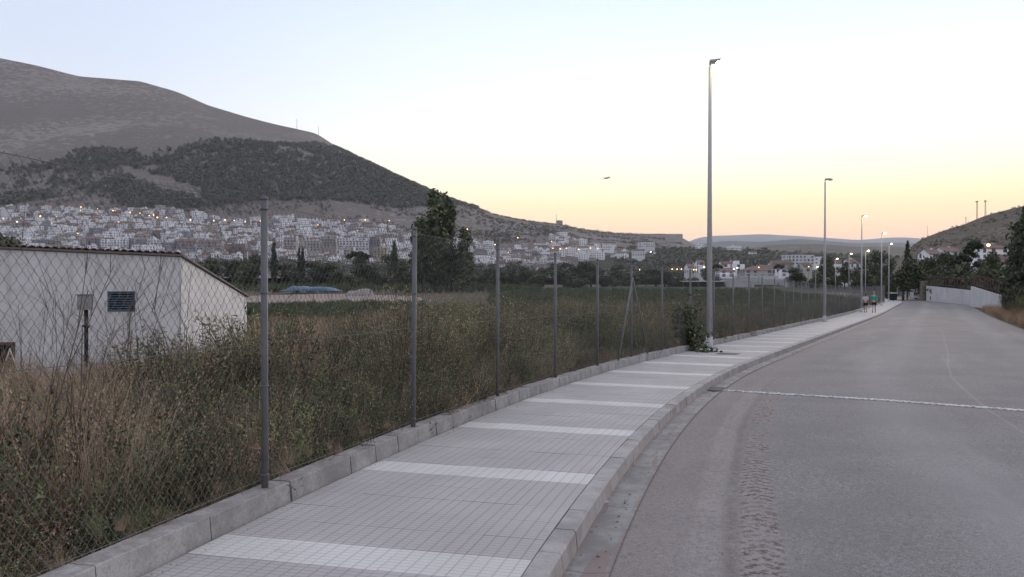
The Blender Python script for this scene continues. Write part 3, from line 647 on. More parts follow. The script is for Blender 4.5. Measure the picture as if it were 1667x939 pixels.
# forest and scrub on the mountain
def blob_tree(h, r, n=46, flat=.5, lsz=.9, mats=('pine_far',)):
    m = MB()
    for i in range(n):
        z = h*(.25+.75*R_.random()); rr = r*math.sqrt(max(.05, 1-((z/h-.5)/.62)**2))*R_.uniform(.3,1); a = R_.uniform(0,6.283); c = Vector((rr*math.cos(a), rr*math.sin(a), z))
        o = [Vector((R_.gauss(0,1), R_.gauss(0,1), R_.gauss(0,flat))).normalized()*lsz*R_.uniform(.6,1.3) for _ in range(3)]
        m.face((c+o[0], c+o[1], c+o[2]), R_.randrange(len(mats)))
    return m.mesh('tree', list(mats))
FT_ = [blob_tree(7, 3.0, 60, .5, 1.5) for _ in range(4)]
def forest(n, f, name, protos, s0, s1, label):
    px = rng.uniform(-420, 1110, n); d = rng.uniform(850, 2600, n)
    row = mtn.row(px, d); x = (px-CX)/F*d; ok = f(px, row, x, d); px, d, x = px[ok], d[ok], x[ok]
    z = mtn.z(px, d)-.5; scatter(name, np.stack([x, d, z], 1), protos, rng.uniform(s0, s1, len(px)), .05, label)
def fmask(px, row, x, d):
    top = np.interp(px, [-420,0,100,180,225,240,262,300,340,450,520,560,600,640,700], [236,240,247,237,244,262,250,232,225,234,238,247,262,280,303])
    bot = np.interp(px, [-420,0,60,110,160,300,420,500,620,700,760], [338,335,330,310,322,348,335,322,328,335,335])
    n = fbm(x/140, d/140, 4); hole = (px < 90) & (row > 268) & (row < 308) & (n > -.12)
    hole2 = (px > 200) & (px < 330) & (row > 268+ (px-200)*.32) & (row < 285+(px-200)*.35)
    edge = np.minimum(row-top, bot-row)
    return (edge > -4+8*rng.random(len(px))**2*0) & (n > -.15+.15*np.clip(1-edge/22, 0, 1)+.05*rng.standard_normal(len(px))) & ~hole & ~hole2
forest(60000, fmask, 'pine_wood', FT_, .8, 1.45, 'dark pine wood across the mountain side')
def smask(px, row, x, d):
    bot = np.interp(px, [0,130,250,400,500,600,660,800,900,1000,1070,1120], [338,333,340,354,352,362,370,388,380,390,402,420]); n = fbm(x/90, d/90, 4)
    return (row > 300) & (row < bot-2) & (n > -.03) | ((px > 640) & (row < bot) & (n > -.06)) & (rng.random(len(px)) < .55)
forest(24000, smask, 'hillside_scrub', [blob_tree(5, 3.2, 40, .5, 1.5, ('scrub_far','pine_far')) for _ in range(3)], .5, 1.0, 'scrub and small trees on the slope above the town')
def rmask_sc(n):
    px = rng.uniform(1470, 1900, n); d = rng.uniform(330, 760, n); z = rh.z(px, d); x = (px-CX)/F*d; ok = fbm(x/25, d/25, 3) > -.05; return np.stack([x, d, z-.3], 1)[ok]
p = rmask_sc(1500); scatter('right_hill_scrub', p, [blob_tree(3, 2.0, 40, .5, .9, ('scrub_far','scrub_far','pine_far')) for _ in range(3)], rng.uniform(.3,.75,len(p)), .05, 'low scrub on the bare hill behind the road bend')
px = rng.uniform(1000, 1560, 5200); d = 1/rng.uniform(1/1400., 1/560., 5200); z = L1.z(px, d); x = (px-CX)/F*d
scatter('olive_trees', np.stack([x, d, z-.3], 1), [blob_tree(4, 2.6, 40, .5, 1.3, ('scrub_far','pine_far')) for _ in range(3)], rng.uniform(.6, 1.3, len(px)), .05, 'olive groves covering the low valley hillside')

# ---------------------------------------------------------------- white shed on the plot
t = NT('render_white', .9, .2); ps = t.pos(); n1 = t.noise(ps, 1.2, 6, .65); n2 = t.noise(ps, 14, 4, .7)
c = t.mix(t.step(n1, .3, .75), (.70,.67,.66), (.80,.775,.77)); c = t.mix(t.math('MULTIPLY', t.step(n2, .55, .8), .25), c, (.36,.34,.33))
c = t.mix(t.math('MULTIPLY', t.step(t.noise(ps, 4.5, 6, .7, (1,1,.10)), .5, .68), .38), c, (.40,.37,.345)); c = t.mix(t.math('MULTIPLY', t.step(t.math('ABSOLUTE', t.math('SUBTRACT', t.noise(ps, .9, 7, .6), .5)), .006, .0), .5), c, (.25,.23,.22)); sz = t.n('ShaderNodeSeparateXYZ'); t.l(ps, sz.inputs[0]); c = t.mix(t.math('MULTIPLY', t.step(t.math('ADD', sz.outputs[2], n1), .35, -.6), .45), c, (.30,.27,.25)); t.col(c); t.bump(n2, .4, .01)
simple('roof_red', (.22,.10,.085), .85, .4, 4, rnd=.25, world=True); simple('roof_grey', (.22,.20,.19), .9, .3, 3, world=True)
simple('vent_blue', (.10,.14,.19), .6, .2); simple('shade_black', (.012,.012,.014), .9, .1); simple('old_wood', (.12,.085,.06), .9, .4, 12)  # the near-black colour is painted shade for the shed's openings
simple('meter_grey', (.34,.34,.32), .7, .2, 6); simple('black_pipe', (.02,.018,.018), .6, .2); simple('pale_stake', (.5,.48,.46), .7, .2)
A = Vector(((295-CX)/F*19.9, 19.9, 0)); zA = EYE+(HZ-418.5)/F*19.9
Lp = Vector(((-260-CX)/F*19.0, 19.0, 0)); zL = EYE+(HZ-395)/F*19.0
B = Vector(((401.5-CX)/F*25.1, 25.1, 0)); zB = EYE+(HZ-484)/F*25.1
D = Lp+(B-A); zD = zB+.15
shed = thing('farm_shed', 'low whitewashed farm shed with red tiled roof edge behind the chain link fence', 'shed', (A.x, A.y, -1.2))
so_ = Vector(shed.location)
def q3(p, z): return Vector((p.x, p.y, z))-so_
th = .22
m = MB(); zb = -1.5
outer = [(A,zA),(B,zB),(D,zD),(Lp,zL)]
cen = (A+B+D+Lp)/4
inn = [(p+(cen-p).normalized()*th*1.4, z) for p, z in outer]
# front wall with the dark opening left out (front = Lp -> A)
fd = (A-Lp); fl = fd.length; fn = fd.normalized(); inwards = Vector((-fn.y, fn.x, 0))
def fx(px):                                            # distance along front wall for a photo column
    k = (px-CX)/F; return (k*Lp.y-Lp.x)/(fn.x-k*fn.y)
def fp(a, z, dep=0): p = Lp+fn*a+inwards*dep; return Vector((p.x, p.y, z))-so_
def ztop(a): return zL+(zA-zL)*a/fl
def zrow(a, py): p = Lp+fn*a; return EYE+(HZ-py)/F*p.y
holes = [(fx(175), fx(220), zrow(fx(197),507), zrow(fx(197),474)), (fx(-45), fx(24), zrow(fx(0),604), zrow(fx(0),557))]
holes.sort(); xs = [0]; 
for h in holes: xs += [h[0], h[1]]
xs.append(fl)
for i in range(len(xs)-1):
    a, b = xs[i], xs[i+1]
    segs = [(zb, None)] if i % 2 == 0 else [(zb, holes[i//2][2]), (holes[i//2][3], None)]
    for z0, z1 in segs:
        za1, zb1 = (ztop(a), ztop(b)) if z1 is None else (z1, z1)
        f = [fp(a, z0), fp(b, z0), fp(b, zb1), fp(a, za1)]; g = [fp(a, z0, th), fp(b, z0, th), fp(b, zb1, th), fp(a, za1, th)]
        m.face(f); m.face(g[::-1]); m.face([f[3], f[2], g[2], g[3]]); m.face([f[1], f[0], g[0], g[1]]); m.face([f[0], f[3], g[3], g[0]]); m.face([f[2], f[1], g[1], g[2]])
m.build('front_wall', 'render_white', shed)
for nm, (p, zp), (q, zq) in (('side_wall', outer[0], outer[1]), ('back_wall', outer[1], outer[2]), ('end_wall', outer[2], outer[3])):
    d = (q-p).normalized(); n_ = Vector((-d.y, d.x, 0))*th; e = .001
    p2 = p+d*(th if nm == 'side_wall' else 0); f = [q3(p, zb), q3(q, zb), q3(q, zq-.002), q3(p, zp-.002)]; g = [q3(p+n_, zb), q3(q+n_, zb), q3(q+n_, zq-.002), q3(p+n_, zp-.002)]
    m = MB(); m.face(f); m.face(g[::-1]); m.face([f[3], f[2], g[2], g[3]]); m.face([f[0], f[3], g[3], g[0]]); m.face([f[2], f[1], g[1], g[2]])
    m.build(nm, 'render_white', shed)
m = MB(); ov = .07
def R3(p, z, k): return Vector((p.x, p.y, z))-so_
top = [q3(Lp-inwards*ov, zL+.07), q3(A-inwards*ov+fn*ov, zA+.07), q3(B+fn*ov+inwards*.12, zB+.05), q3(D+inwards*.12, zD+.05)]; bot = [p-Vector((0,0,.045)) for p in top]
m.face(top); m.face(bot[::-1])
for i in range(4): j = (i+1) % 4; m.face([bot[i], bot[j], top[j], top[i]])
rf = m.build('roof', 'roof_grey', shed)
hm = MB()
nseg = 7
ring = [(.085*math.cos(math.pi*k/nseg), .048*math.sin(math.pi*k/nseg)) for k in range(nseg+1)]; ring2 = [(x*.82, y*.78) for x, y in ring][::-1]; pr = ring+ring2
for yy, sc_ in ((-.06, 1.12), (.42, .9)): hm.v += [(x*sc_, yy, z*sc_) for x, z in pr]
n_ = len(pr); hm.f = [(i, (i+1) % n_, n_+(i+1) % n_, n_+i) for i in range(n_)]+[(i, i+1, n_-2-i, n_-1-i)[::-1] for i in range(nseg)]; hm.mi = [0]*len(hm.f)
tile_me = hm.mesh('roof_tile', 'roof_red')
slope = math.atan2(zB-zA, (B-A).length); a = .06; ang = math.atan2(fn.y, fn.x)
while a < fl+.05:
    p = fp(a, ztop(a)+.068, -.05); M = Matrix.Translation(p) @ Matrix.Rotation(ang, 4, 'Z') @ Matrix.Rotation(slope, 4, 'X') @ Matrix.Rotation(random.uniform(-.05,.05), 4, 'Z')
    link('roof_tile', tile_me, rf, M); a += .178
vx0, vx1, vz0, vz1 = holes[1]
m = MB()
for aa, bb, z0, z1 in ((vx0, vx0+.03, vz0, vz1), (vx1-.03, vx1, vz0, vz1), (vx0+.03, vx1-.03, vz0, vz0+.03), (vx0+.03, vx1-.03, vz1-.03, vz1)):
    f = [fp(aa, z0, -.012), fp(bb, z0, -.012), fp(bb, z1, -.012), fp(aa, z1, -.012)]; g = [fp(aa, z0, .06), fp(bb, z0, .06), fp(bb, z1, .06), fp(aa, z1, .06)]
    m.face(f)
    for i in range(4): j = (i+1) % 4; m.face([g[i], g[j], f[j], f[i]])
vent = m.build('vent', 'vent_blue', shed)
m = MB(); m.face([fp(vx0, vz0, .10), fp(vx1, vz0, .10), fp(vx1, vz1, .10), fp(vx0, vz1, .10)]); m.build('vent_gap_shade', 'shade_black', vent)  # black sheet standing in for the shade between the slats
nsl = 8
for k in range(nsl):
    z = vz0+.045+(vz1-vz0-.09)*k/(nsl-1); m = MB()
    f = [fp(vx0+.03, z-.012, 0), fp(vx1-.03, z-.012, 0), fp(vx1-.03, z+.006, .02), fp(vx0+.03, z+.006, .02)]; m.face(f); m.face([p+Vector((0,0,-.006)) for p in f][::-1]); m.face([f[0]+Vector((0,0,-.006)), f[1]+Vector((0,0,-.006)), f[1], f[0]]); m.build('slat', 'vent_blue', vent)
wx0, wx1, wz0, wz1 = holes[0]
m = MB()
for aa, bb, z0, z1 in ((wx0, wx0+.09, wz0, wz1), (wx1-.09, wx1, wz0, wz1), (wx0+.09, wx1-.09, wz1-.07, wz1), (wx0+.09, wx1-.09, wz0, wz0+.05)):
    f = [fp(aa, z0, .0), fp(bb, z0, .0), fp(bb, z1, .0), fp(aa, z1, .0)]; f = [p-inwards*.015 for p in f]; g = [p+inwards*.12 for p in f]; m.face(f)
    for i in range(4): j = (i+1) % 4; m.face([g[i], g[j], f[j], f[i]])
win = m.build('window_opening', 'old_wood', shed)
m = MB(); m.face([fp(wx0, wz0, .2), fp(wx1, wz0, .2), fp(wx1, wz1, .2), fp(wx0, wz1, .2)]); m.build('painted_inside_shade', 'shade_black', win)  # flat black sheet, the unlit room behind the window painted as colour
# electricity meter box on its post
mb_ = thing('meter_box', 'small grey electricity meter box on a black pipe in front of the white shed', 'meter box', on(138.5, 19.0, 0)); 
zt = EYE+(HZ-480)/F*19.0-mb_.location.z; zbx = EYE+(HZ-504)/F*19.0-mb_.location.z
m = MB(); m.box((0,0,(zt+zbx)/2),(.29,.16,zt-zbx)); m.box((0,-.01,zt+.012),(.33,.2,.024)); bx_ = m.build('box', 'meter_grey', mb_); MB().box((0,-.084,(zt+zbx)/2),(.2,.012,(zt-zbx)*.7)).build('lid', 'meter_grey', bx_)
MB().tube([(.02,0,-.2),(.02,0,zbx)], .045, 10).build('pipe', 'black_pipe', mb_, True)
m = MB(); m.tube([(-.04,-.05,zbx-.38),(.12,-.05,zbx-.4)], .03, 8); m.build('bracket', 'black_pipe', mb_)
m = MB(); p0 = on(5, 16, 0); m.tube([(-.15,0,0),(.12,.02,.8)], .012, 6); m.tube([(.35,.1,0),(.1,.03,.8)], .012, 6)
o = m.build('pale_stakes', 'pale_stake', smooth=True); o.location = p0+Vector((0,0,.25)); o['label'] = 'pair of pale crossed stakes leaning together at the left edge below the dark shed opening'; o['category'] = 'stakes'

# ---------------------------------------------------------------- town
for nm, c in (('town_white',(.80,.79,.80)),('town_cream',(.44,.41,.39)),('town_grey',(.32,.31,.33)),('town_pink',(.34,.28,.27)),('town_brick',(.31,.235,.21)),('town_ochre',(.38,.33,.27))):
    simple(nm, c, .9, .18, .15, rnd=.16, world=True)
simple('terracotta', (.185,.125,.11), .9, .3, .3, rnd=.25, world=True); simple('flat_roof', (.27,.245,.245), .9, .3, .3, rnd=.3, world=True); simple('town_window', (.10,.105,.12), .35, .3, .5); simple('town_shutter', (.25,.23,.22), .7, .3, .5)
WN = {'town_white':'white','town_cream':'cream','town_grey':'grey','town_pink':'pinkish','town_brick':'brick red','town_ochre':'ochre'}
def house_parts(w, dp, st, roof, rr, sh=3.0, winw=1.1, pitch=2.6, down=6, bal=False):
    """returns wall, roof, window builders; origin at base centre, front = -Y"""
    H = st*sh; wl, rf, wn = MB(), MB(), MB()
    x, y = w/2, dp/2; c = [(-x,-y),(x,-y),(x,y),(-x,y)]
    for i in range(4):
        a, b = c[i], c[(i+1) % 4]; wl.face([(a[0],a[1],-down),(b[0],b[1],-down),(b[0],b[1],H),(a[0],a[1],H)])
    e = .25
    if roof == 'flat':
        for i in range(4):
            a, b = c[i], c[(i+1) % 4]; wl.face([(a[0],a[1],H),(b[0],b[1],H),(b[0],b[1],H+.7),(a[0],a[1],H+.7)]); k = .93; wl.face([(b[0]*k,b[1]*k,H),(a[0]*k,a[1]*k,H),(a[0]*k,a[1]*k,H+.7),(b[0]*k,b[1]*k,H+.7)]); wl.face([(a[0],a[1],H+.7),(b[0],b[1],H+.7),(b[0]*k,b[1]*k,H+.7),(a[0]*k,a[1]*k,H+.7)])
        rf.face([(p[0]*.94,p[1]*.94,H+.02) for p in c])
        if rr.random() < .6: wl.box((rr.uniform(-x*.4,x*.4), y*.35, H+1.3),(min(3.2,w*.4),min(3,dp*.4),2.5))
    elif roof == 'gable':
        h = min(dp*.22, 2.4); rf.face([(-x-e,-y-e,H-.05),(x+e,-y-e,H-.05),(x+e,0,H+h),(-x-e,0,H+h)]); rf.face([(x+e,y+e,H-.05),(-x-e,y+e,H-.05),(-x-e,0,H+h),(x+e,0,H+h)])
        rf.face([(-x-e,-y-e,H-.3),(x+e,-y-e,H-.3),(x+e,-y-e,H-.05),(-x-e,-y-e,H-.05)])
        for s_ in (-1, 1): wl.face([(s_*x,-y*s_,H),(s_*x,y*s_,H),(s_*x,0,H+h-.1)])
        if rr.random() < .5: wl.box((x*.5,y*.2,H+h*.9),(.7,.7,1.4))
    else:
        h = min(dp*.2, 2.2); r_ = max(x-y, 0)*.9
        q = [(-x-e,-y-e,H-.05),(x+e,-y-e,H-.05),(x+e,y+e,H-.05),(-x-e,y+e,H-.05)]; a, b = (-r_-.4,0,H+h),(r_+.4,0,H+h)
        rf.face([q[0],q[1],b,a]); rf.face([q[2],q[3],a,b]); rf.face([q[1],q[2],b]); rf.face([q[3],q[0],a]); rf.face([(v[0],v[1],v[2]-.25) for v in (q[0],q[1])]+[q[1],q[0]])
    for side in range(3):
        ln = w if side == 0 else dp; n = max(1, int(ln/pitch)); 
        for k in range(n):
            for f in range(st):
                if rr.random() < .12: continue
                u = -ln/2+ln*(k+.5)/n; z = f*sh+1.75; ww = winw*(1.25 if rr.random() < .2 else 1); hh = 1.3 if rr.random() < .7 else 1.9
                if side == 0:
                    wn.box((u,-y-.0,z),(ww,.14,hh), mi=1 if rr.random() < .25 else 0)
                    if bal and k % 2 == 0 and f > 0: wl.box((u,-y-.55,f*sh+.45),(ln/n*1.3,1.1,.95))
                elif n < 6: wn.box(((x if side == 1 else -x),u,z),(.14,ww,hh))
    return wl, rf, wn, H
def merge(*parts):
    m = MB()
    for p, off in parts:
        b = len(m.v); m.v += p.v; m.f += [tuple(b+k for k in f) for f in p.f]; m.mi += [i+off for i in p.mi]
    return m
rr = random.Random(11); PROT = []
specs = [('town_white','flat',2),('town_white','gable',2),('town_white','gable',3),('town_white','flat',3),('town_cream','gable',3),('town_cream','flat',3),('town_grey','flat',4),('town_pink','gable',3),
         ('town_white','hip',2),('town_ochre','flat',3),('town_white','gable',1),('town_brick','flat',4),('town_white','flat',4),('town_cream','hip',2),('town_grey','gable',2),('town_white','hip',3)]
RN = {'flat':'flat roof','gable':'terracotta gable roof','hip':'terracotta hipped roof'}; SN = {1:'one storey',2:'two storey',3:'three storey',4:'four storey',5:'five storey',6:'six storey'}
for wm, rf_, st in specs:
    for v in range(2):
        w = rr.uniform(10, 19) if v == 0 else rr.uniform(7, 11); dp = rr.uniform(8, 11); wl, r_, wn, H = house_parts(w, dp, st, rf_, rr)
        mm = merge((wl,0),(r_,1),(wn,2)); mats = [wm, 'terracotta' if rf_ != 'flat' else 'flat_roof', 'town_window', 'town_shutter']
        PROT.append((mm, mm.mesh('house', mats), mats, wm, rf_, st, w, H, v))
LM = [(-9e9,'at the far left'),(35,'over the shed roof, left'),(110,'over the meter box'),(165,'over the blue vent'),(225,"right of the blue vent"),(285,"over the shed corner"),(340,"over the shed's sloping wall"),(395,'left of the nearest post'),(440,'right of the nearest post'),(480,'over the twin cypresses'),(515,'over the blue tarpaulin'),(560,'over the rubble heap'),
      (615,'left of the tall poplars'),(665,'behind the tall poplars'),(765,'right of the tall poplars'),(800,'beside the third post'),(835,'right of the third post'),(880,'behind the fourth post'),(925,'right of the fourth post'),(965,'over the fifth post'),(1000,'over the braced post'),(1050,'left of the nearest lamp'),(1160,'right of the nearest lamp'),(1240,'left of the second lamp'),(1350,'right of the second lamp'),(1405,'beyond the walkers'),(1460,'over the road bend'),(1550,'over the roadside wall'),(1620,'at the right edge')]
def where(px): return [l for a, l in LM if px >= a][-1]
cand = []
def row_ok(px, py):
    if px < 668: return True
    if px < 700: return py > 372
    if px < 800: return (376 < py < 398 and px > 740) or 408 < py < 440
    if px < 1070:
        n = vnoise(np.array([px/22.]), np.array([py/14.]))[0]; 
        if px < 905: return 392 < py < 440 and n > .3
        if px < 950: return 384 < py < 412 or (425 < py < 440 and n > .6)
        return 396 < py < 412+ (6 if n > .6 else 0) and n > .42
    return False
tries = 0
while len(cand) < 1800 and tries < 14000:
    tries += 1; px = rr.uniform(-260, 1070); top = float(np.interp(px, MC, tt_)); bot = float(np.interp(px, MC, tb)); py = top+(bot-top)*rr.random()+rr.uniform(2, 5)
    if not row_ok(px, py): continue
    if px < 668 and float(fbm(np.array([px/38.]), np.array([py/10.]))[0]) < -.2: continue
    d = mtn.depth_for(px, py, 800, 1700); 
    if any(abs(px-c[0]) < 5.2 and abs(d-c[2]) < 11 for c in cand[-700:]): continue
    cand.append((px, py, d))
cand.sort(key=lambda c: c[2])
rest = MB(); vis = 0; seen = {}; entries = []
for px, py, d in cand:
    wl_w = [2.2,2.0,2.0,2.2,.8,.8,.35,.3,1.3,.3,1.0,.12,1.2,.5,.3,.9]; k = rr.choices(range(16), wl_w)[0]; v = rr.random() < .5; pr = PROT[2*k+(0 if v else 1)]
    x = (px-CX)/F*d; z = mz(px, d); rz = rr.gauss(0, .3)+math.atan2(-x, d)*-.3; entries.append((px, py, d, pr, x, z, rz))
inview = [e for e in entries if -3 < e[0]]
order = sorted(inview, key=lambda e: -(e[3][6]*e[3][7])/e[2]**2); chosen = set(id(e) for e in order[:262])
labels = {}; hs = []
for e in entries:
    px, py, d, pr, x, z, rz = e
    if id(e) in chosen:
        f = (py-np.interp(px, MC, tt_))/(np.interp(px, MC, tb)-np.interp(px, MC, tt_)+.1); lv = 'top row' if f < .14 else 'upper rows' if f < .38 else 'middle rows' if f < .7 else 'lowest rows'
        key = '%s%s %s %s house' % ('wide ' if pr[8] == 0 and pr[6] > 14 else '', WN[pr[3]], SN[pr[5]].replace(' ', '-'), {'flat':'flat-roofed','gable':'red-gabled','hip':'red-hipped'}[pr[4]]); zone = '%s, %s' % (lv, where(px)); hs.append((key, zone, px, e))
    else:
        M = Matrix.Translation((x, d, z)) @ Matrix.Rotation(rz, 4, 'Z'); b = len(rest.v); mm, mats = pr[0], pr[2]
        rest.v += [tuple(M @ Vector(v)) for v in mm.v]; rest.f += [tuple(b+k for k in f) for f in mm.f]
        GM = ['town_white','town_cream','town_grey','town_pink','town_brick','town_ochre','terracotta','flat_roof','town_window','town_shutter']; rest.mi += [GM.index(mats[i]) for i in mm.mi]
tn = [(e[4]+rr.uniform(-9,9), e[2]+rr.uniform(-9,9)) for e in entries if rr.random() < .16]
scatter('town_greenery', [(x, d, mz(CX+F*x/d, d)-.5) for x, d in tn], FT_, rng.uniform(.6, 1.2, len(tn)), .05, 'small trees growing between the town houses')
px = rng.uniform(200, 1000, 900); d = rng.uniform(455, 830, 900); x = (px-CX)/F*d; ok = fbm(x/60, d/60, 3) > -.03
scatter('town_edge_trees', np.stack([x, d, mtn.z(px, d)-.4], 1)[ok], FT_, rng.uniform(.6, 1.3, int(ok.sum())), .05, 'orchards and trees on the gentle slope below the town')
rest.build('farther_town_houses', GM, kind='stuff', label='closely packed small houses filling the rest of the town')
from collections import defaultdict
bk = defaultdict(list)
for h in hs: bk[(h[0], h[1])].append(h)
ORD = ['first','second','third','fourth','fifth','sixth','seventh','eighth','ninth','tenth','eleventh','twelfth']
for (key, zone), L_ in bk.items():
    L_.sort(key=lambda h: h[2])
    for i, h in enumerate(L_):
        px, py, d, pr, x, z, rz = h[3]; lb = '%s, %s' % (key, zone)
        if len(L_) > 1: lb = '%s from left: %s' % (ORD[min(i, 11)], lb)
        w_ = lb.split(); lb = ' '.join(w_[:16]) if len(w_) > 16 else lb
        o = link('house', pr[1]); o.location = (x, d, z); o.rotation_euler = (0, 0, rz); o['label'] = lb.rstrip(','); o['category'] = 'house'; o['group'] = 'houses of the town on the mountain foot'
def block(px0, px1, ytop, ybase, d, wm, st, roof, label, cat='apartment block', dp=12, group=None, rz=None, hill=None, bal=True, sh=None):
    w = (px1-px0)/F*d; px = (px0+px1)/2; x = (px-CX)/F*d; H = (ybase-ytop)/F*d; sh = H/st if sh is None else sh
    z = EYE+(HZ-ybase)/F*d; wl, rf, wn, _ = house_parts(w, dp, st, roof, rr, sh=sh, pitch=3.2, winw=1.5, down=8, bal=bal)
    o = thing('apartment_block' if cat == 'apartment block' else 'building', label, cat, (x, d+dp/2, z), rz if rz is not None else rr.uniform(-.08,.08), group)
    wl.build('wall', wm, o); rf.build('roof', 'terracotta' if roof != 'flat' else 'flat_roof', o); wn.build('windows', ['town_window','town_shutter'], o, kind='stuff'); return o
GRP = 'apartment blocks along the front of the town'
bl = [(52,82,391,407,'town_grey',4,'flat'),(86,108,389,407,'town_cream',5,'flat'),(110,140,390,408,'town_cream',5,'flat'),(143,163,388,409,'town_grey',5,'gable'),(165,207,390,410,'town_white',5,'flat'),(209,219,388,410,'town_cream',6,'flat'),(221,238,390,411,'town_grey',5,'flat'),
      (240,280,391,411,'town_white',5,'flat'),(284,318,392,412,'town_pink',4,'gable'),(322,360,394,413,'town_cream',4,'gable'),(296,330,404,417,'town_grey',4,'flat'),(365,398,398,415,'town_brick',4,'flat'),(462,482,386,404,'town_cream',4,'flat'),(494,520,392,409,'town_cream',4,'flat'),(522,546,385,402,'town_cream',4,'flat'),
      (552,600,388,408,'town_white',5,'flat'),(602,618,386,402,'town_grey',4,'flat'),(608,630,404,421,'town_ochre',4,'flat'),(560,576,403,420,'town_cream',4,'flat')]
for a, b, yt, yb, wm, st, rf_ in bl:
    block(a, b, yt, yb, 860-(yt-390)*3, wm, st, rf_, '%s %s %s apartment block %s' % (WN[wm], SN[st].replace(' ','-'), 'flat-roofed' if rf_ == 'flat' else 'red-roofed', where((a+b)/2)), group=GRP)
block(110,131,343,360,1230,'town_cream',6,'flat','tall pale cream tower block above the old houses over the meter box',dp=16)
block(61,76,343,356,1240,'town_ochre',5,'flat','ochre block with orange lamps at the upper left edge of town',dp=12)
block(518,556,355,367,1290,'town_white',3,'flat','long white institutional building at the top of town above the blue tarpaulin',cat='building',dp=15)
block(30,40,334,341,1350,'town_white',2,'flat','small lone white building on the scrub slope above town at left',cat='building',dp=8)
block(894,902,382,396,1300,'town_white',4,'flat','narrow white block beside the fourth fence post, left of a taller pair',dp=10)
block(904,919,383,399,1290,'town_white',4,'flat','larger white block just right of the fourth fence post on the slope',dp=12)
block(893,912,395,407,1230,'town_cream',4,'flat','left half of the pale apartment row behind lit lamps, below the white blocks',dp=12)
block(913,936,396,408,1225,'town_pink',3,'flat','right pinkish half of the apartment row behind lit lamps',dp=12)
block(846,862,384,391,1330,'town_cream',2,'gable','cream terraced building high on the slope left of the fourth fence post',cat='building',dp=10)
block(982,1003,396,408,1200,'town_white',3,'gable','white villa with gabled wing on the slope above the braced fence post',cat='villa',dp=12)
block(1040,1066,395,403,1250,'town_white',2,'flat','broad pale villa on the slope between braced post and nearest street lamp',cat='villa',dp=12)
block(1030,1050,408,417,1050,'town_white',2,'gable','low white house cluster below the broad pale villa',cat='house',dp=12)
# ridge landmarks
block(1086,1111,381,390,2350,'town_cream',2,'flat','square fortress like building at the right end of the mountain ridge',cat='building',dp=30,bal=False)
block(990,1084,380.8,383,2450,'town_cream',1,'flat','long low building stretching along the ridge left of the fortress like block',cat='building',dp=20,bal=False)
block(906,916,359,366,2550,'town_grey',2,'flat','small dark lookout building on the ridge beside a thin mast',cat='building',dp=14,bal=False)
def mast(px, ytop, ybase, d, label, w=.9):
    b = P(px, ybase, d); h = (ybase-ytop)/F*d; o = thing('radio_mast', label, 'mast', b, 0, 'radio masts on the ridges'); m = MB(); k = w/2
    for sx, sy in ((-k,-k),(k,-k),(0,k)): m.tube([(sx,sy,-3),(sx*.55,sy*.55,h)], w*.12, 4)
    n = max(4, int(h/2.2))
    for i in range(n):
        z0, z1 = h*i/n, h*(i+1)/n; s0 = 1-.45*i/n
        m.tube([(-k*s0,-k*s0,z0),(k*s0,-k*s0,z1)], w*.08, 3); m.tube([(k*s0,-k*s0,z0),(0,k*s0,z1)], w*.08, 3); m.tube([(0,k*s0,z0),(-k*s0,-k*s0,z1)], w*.08, 3)
    m.build('lattice', 'galvanised_old', o); MB().box((0,0,h-.1*w),(w*1.7,w*.5,w*.8)).build('antenna', 'galvanised_old', o)
mast(905.5,350,366,2540,'thin mast beside the small lookout building on the mountain ridge',1.6)
mast(484,195,210,2560,'left one of two faint masts on the mountain shoulder',1.5); mast(519,207,222,2560,'right one of two faint masts on the mountain shoulder',1.5)
mast(1589.5,328,361,745,'left and taller of the two radio masts on the right hill',1.3); mast(1603,327,356,745,'right one of the two tall radio masts on the right hill',1.3)
mast(1571.5,354,367,750,'short mast left of the two tall ones on the right hill',.7); mast(1509,369,392,900,'faint thin mast at the left foot of the right hill',.5)
# lit lamps of the town
def far_lamp(px, py, label, group, d=None, r=.8, mat='lamp_orange', hgt=7):
    if d is None: d = mtn.depth_for(px, py+hgt*F/1150, 700, 2200); d = max(700, d-14)
    p = P(px, py, d); o = thing('street_lamp', label, 'street lamp', (p.x, p.y, p.z-hgt), 0, group); k = d/1150
    m = MB(); m.tube([(0,0,-4),(0,0,hgt+.1)], .12*k+.02, 5); m.tube([(0,0,hgt+.1),(.0,-.9*k,hgt+.25)], .09*k+.02, 5); m.build('pole', 'galvanised_old', o)
    MB().ball((0,-.9*k,hgt), (r*k,r*k,r*.8*k), 10, 6).build('lantern', mat, o, True)
tl = [(7,356),(36,356),(29,361),(67,352),(85,363),(93,352),(133,337),(132,343),(160,340),(166,351),(185,343),(189,343),(194,361),(213,346),(229,347),(244,351),(251,350),(257,354),(272,354),(311,358),(349,359),(367,358),(382,359),(400,361),(128,380),(288,414),
      (425,360),(518,366),(548,402),(595,358),(561,358),(617,389),(620,398),(761,373),(771,432),(634,359),(843,387),(898,393),(900,404),(912,405),(922,404),(942,406),(961,404),(973,405),(868,439),(1059,410),(806,398),(827,411)]
used = defaultdict(int)
for k, (px, py) in enumerate(tl):
    lv = 'along the top of town' if py < 352 else 'in the upper town' if py < 365 else 'among the lower houses'
    lb = '%s lit street lamp %s, %s' % ('greenish white' if (px, py) in ((29,361),(1059,410)) else 'orange' if k % 3 else 'bright amber', lv, where(px)); used[lb] += 1
    if used[lb] > 1: lb = '%s %s' % (ORD[used[lb]-1], lb)
    big = (px, py) in ((548,402),(868,439),(425,360),(257,354),(67,352)); far_lamp(px, py, lb, 'lit street lamps in the town', r=1.0 if big else .5+.25*rr.random(), mat='lamp_white' if 'greenish' in lb else 'lamp_orange')
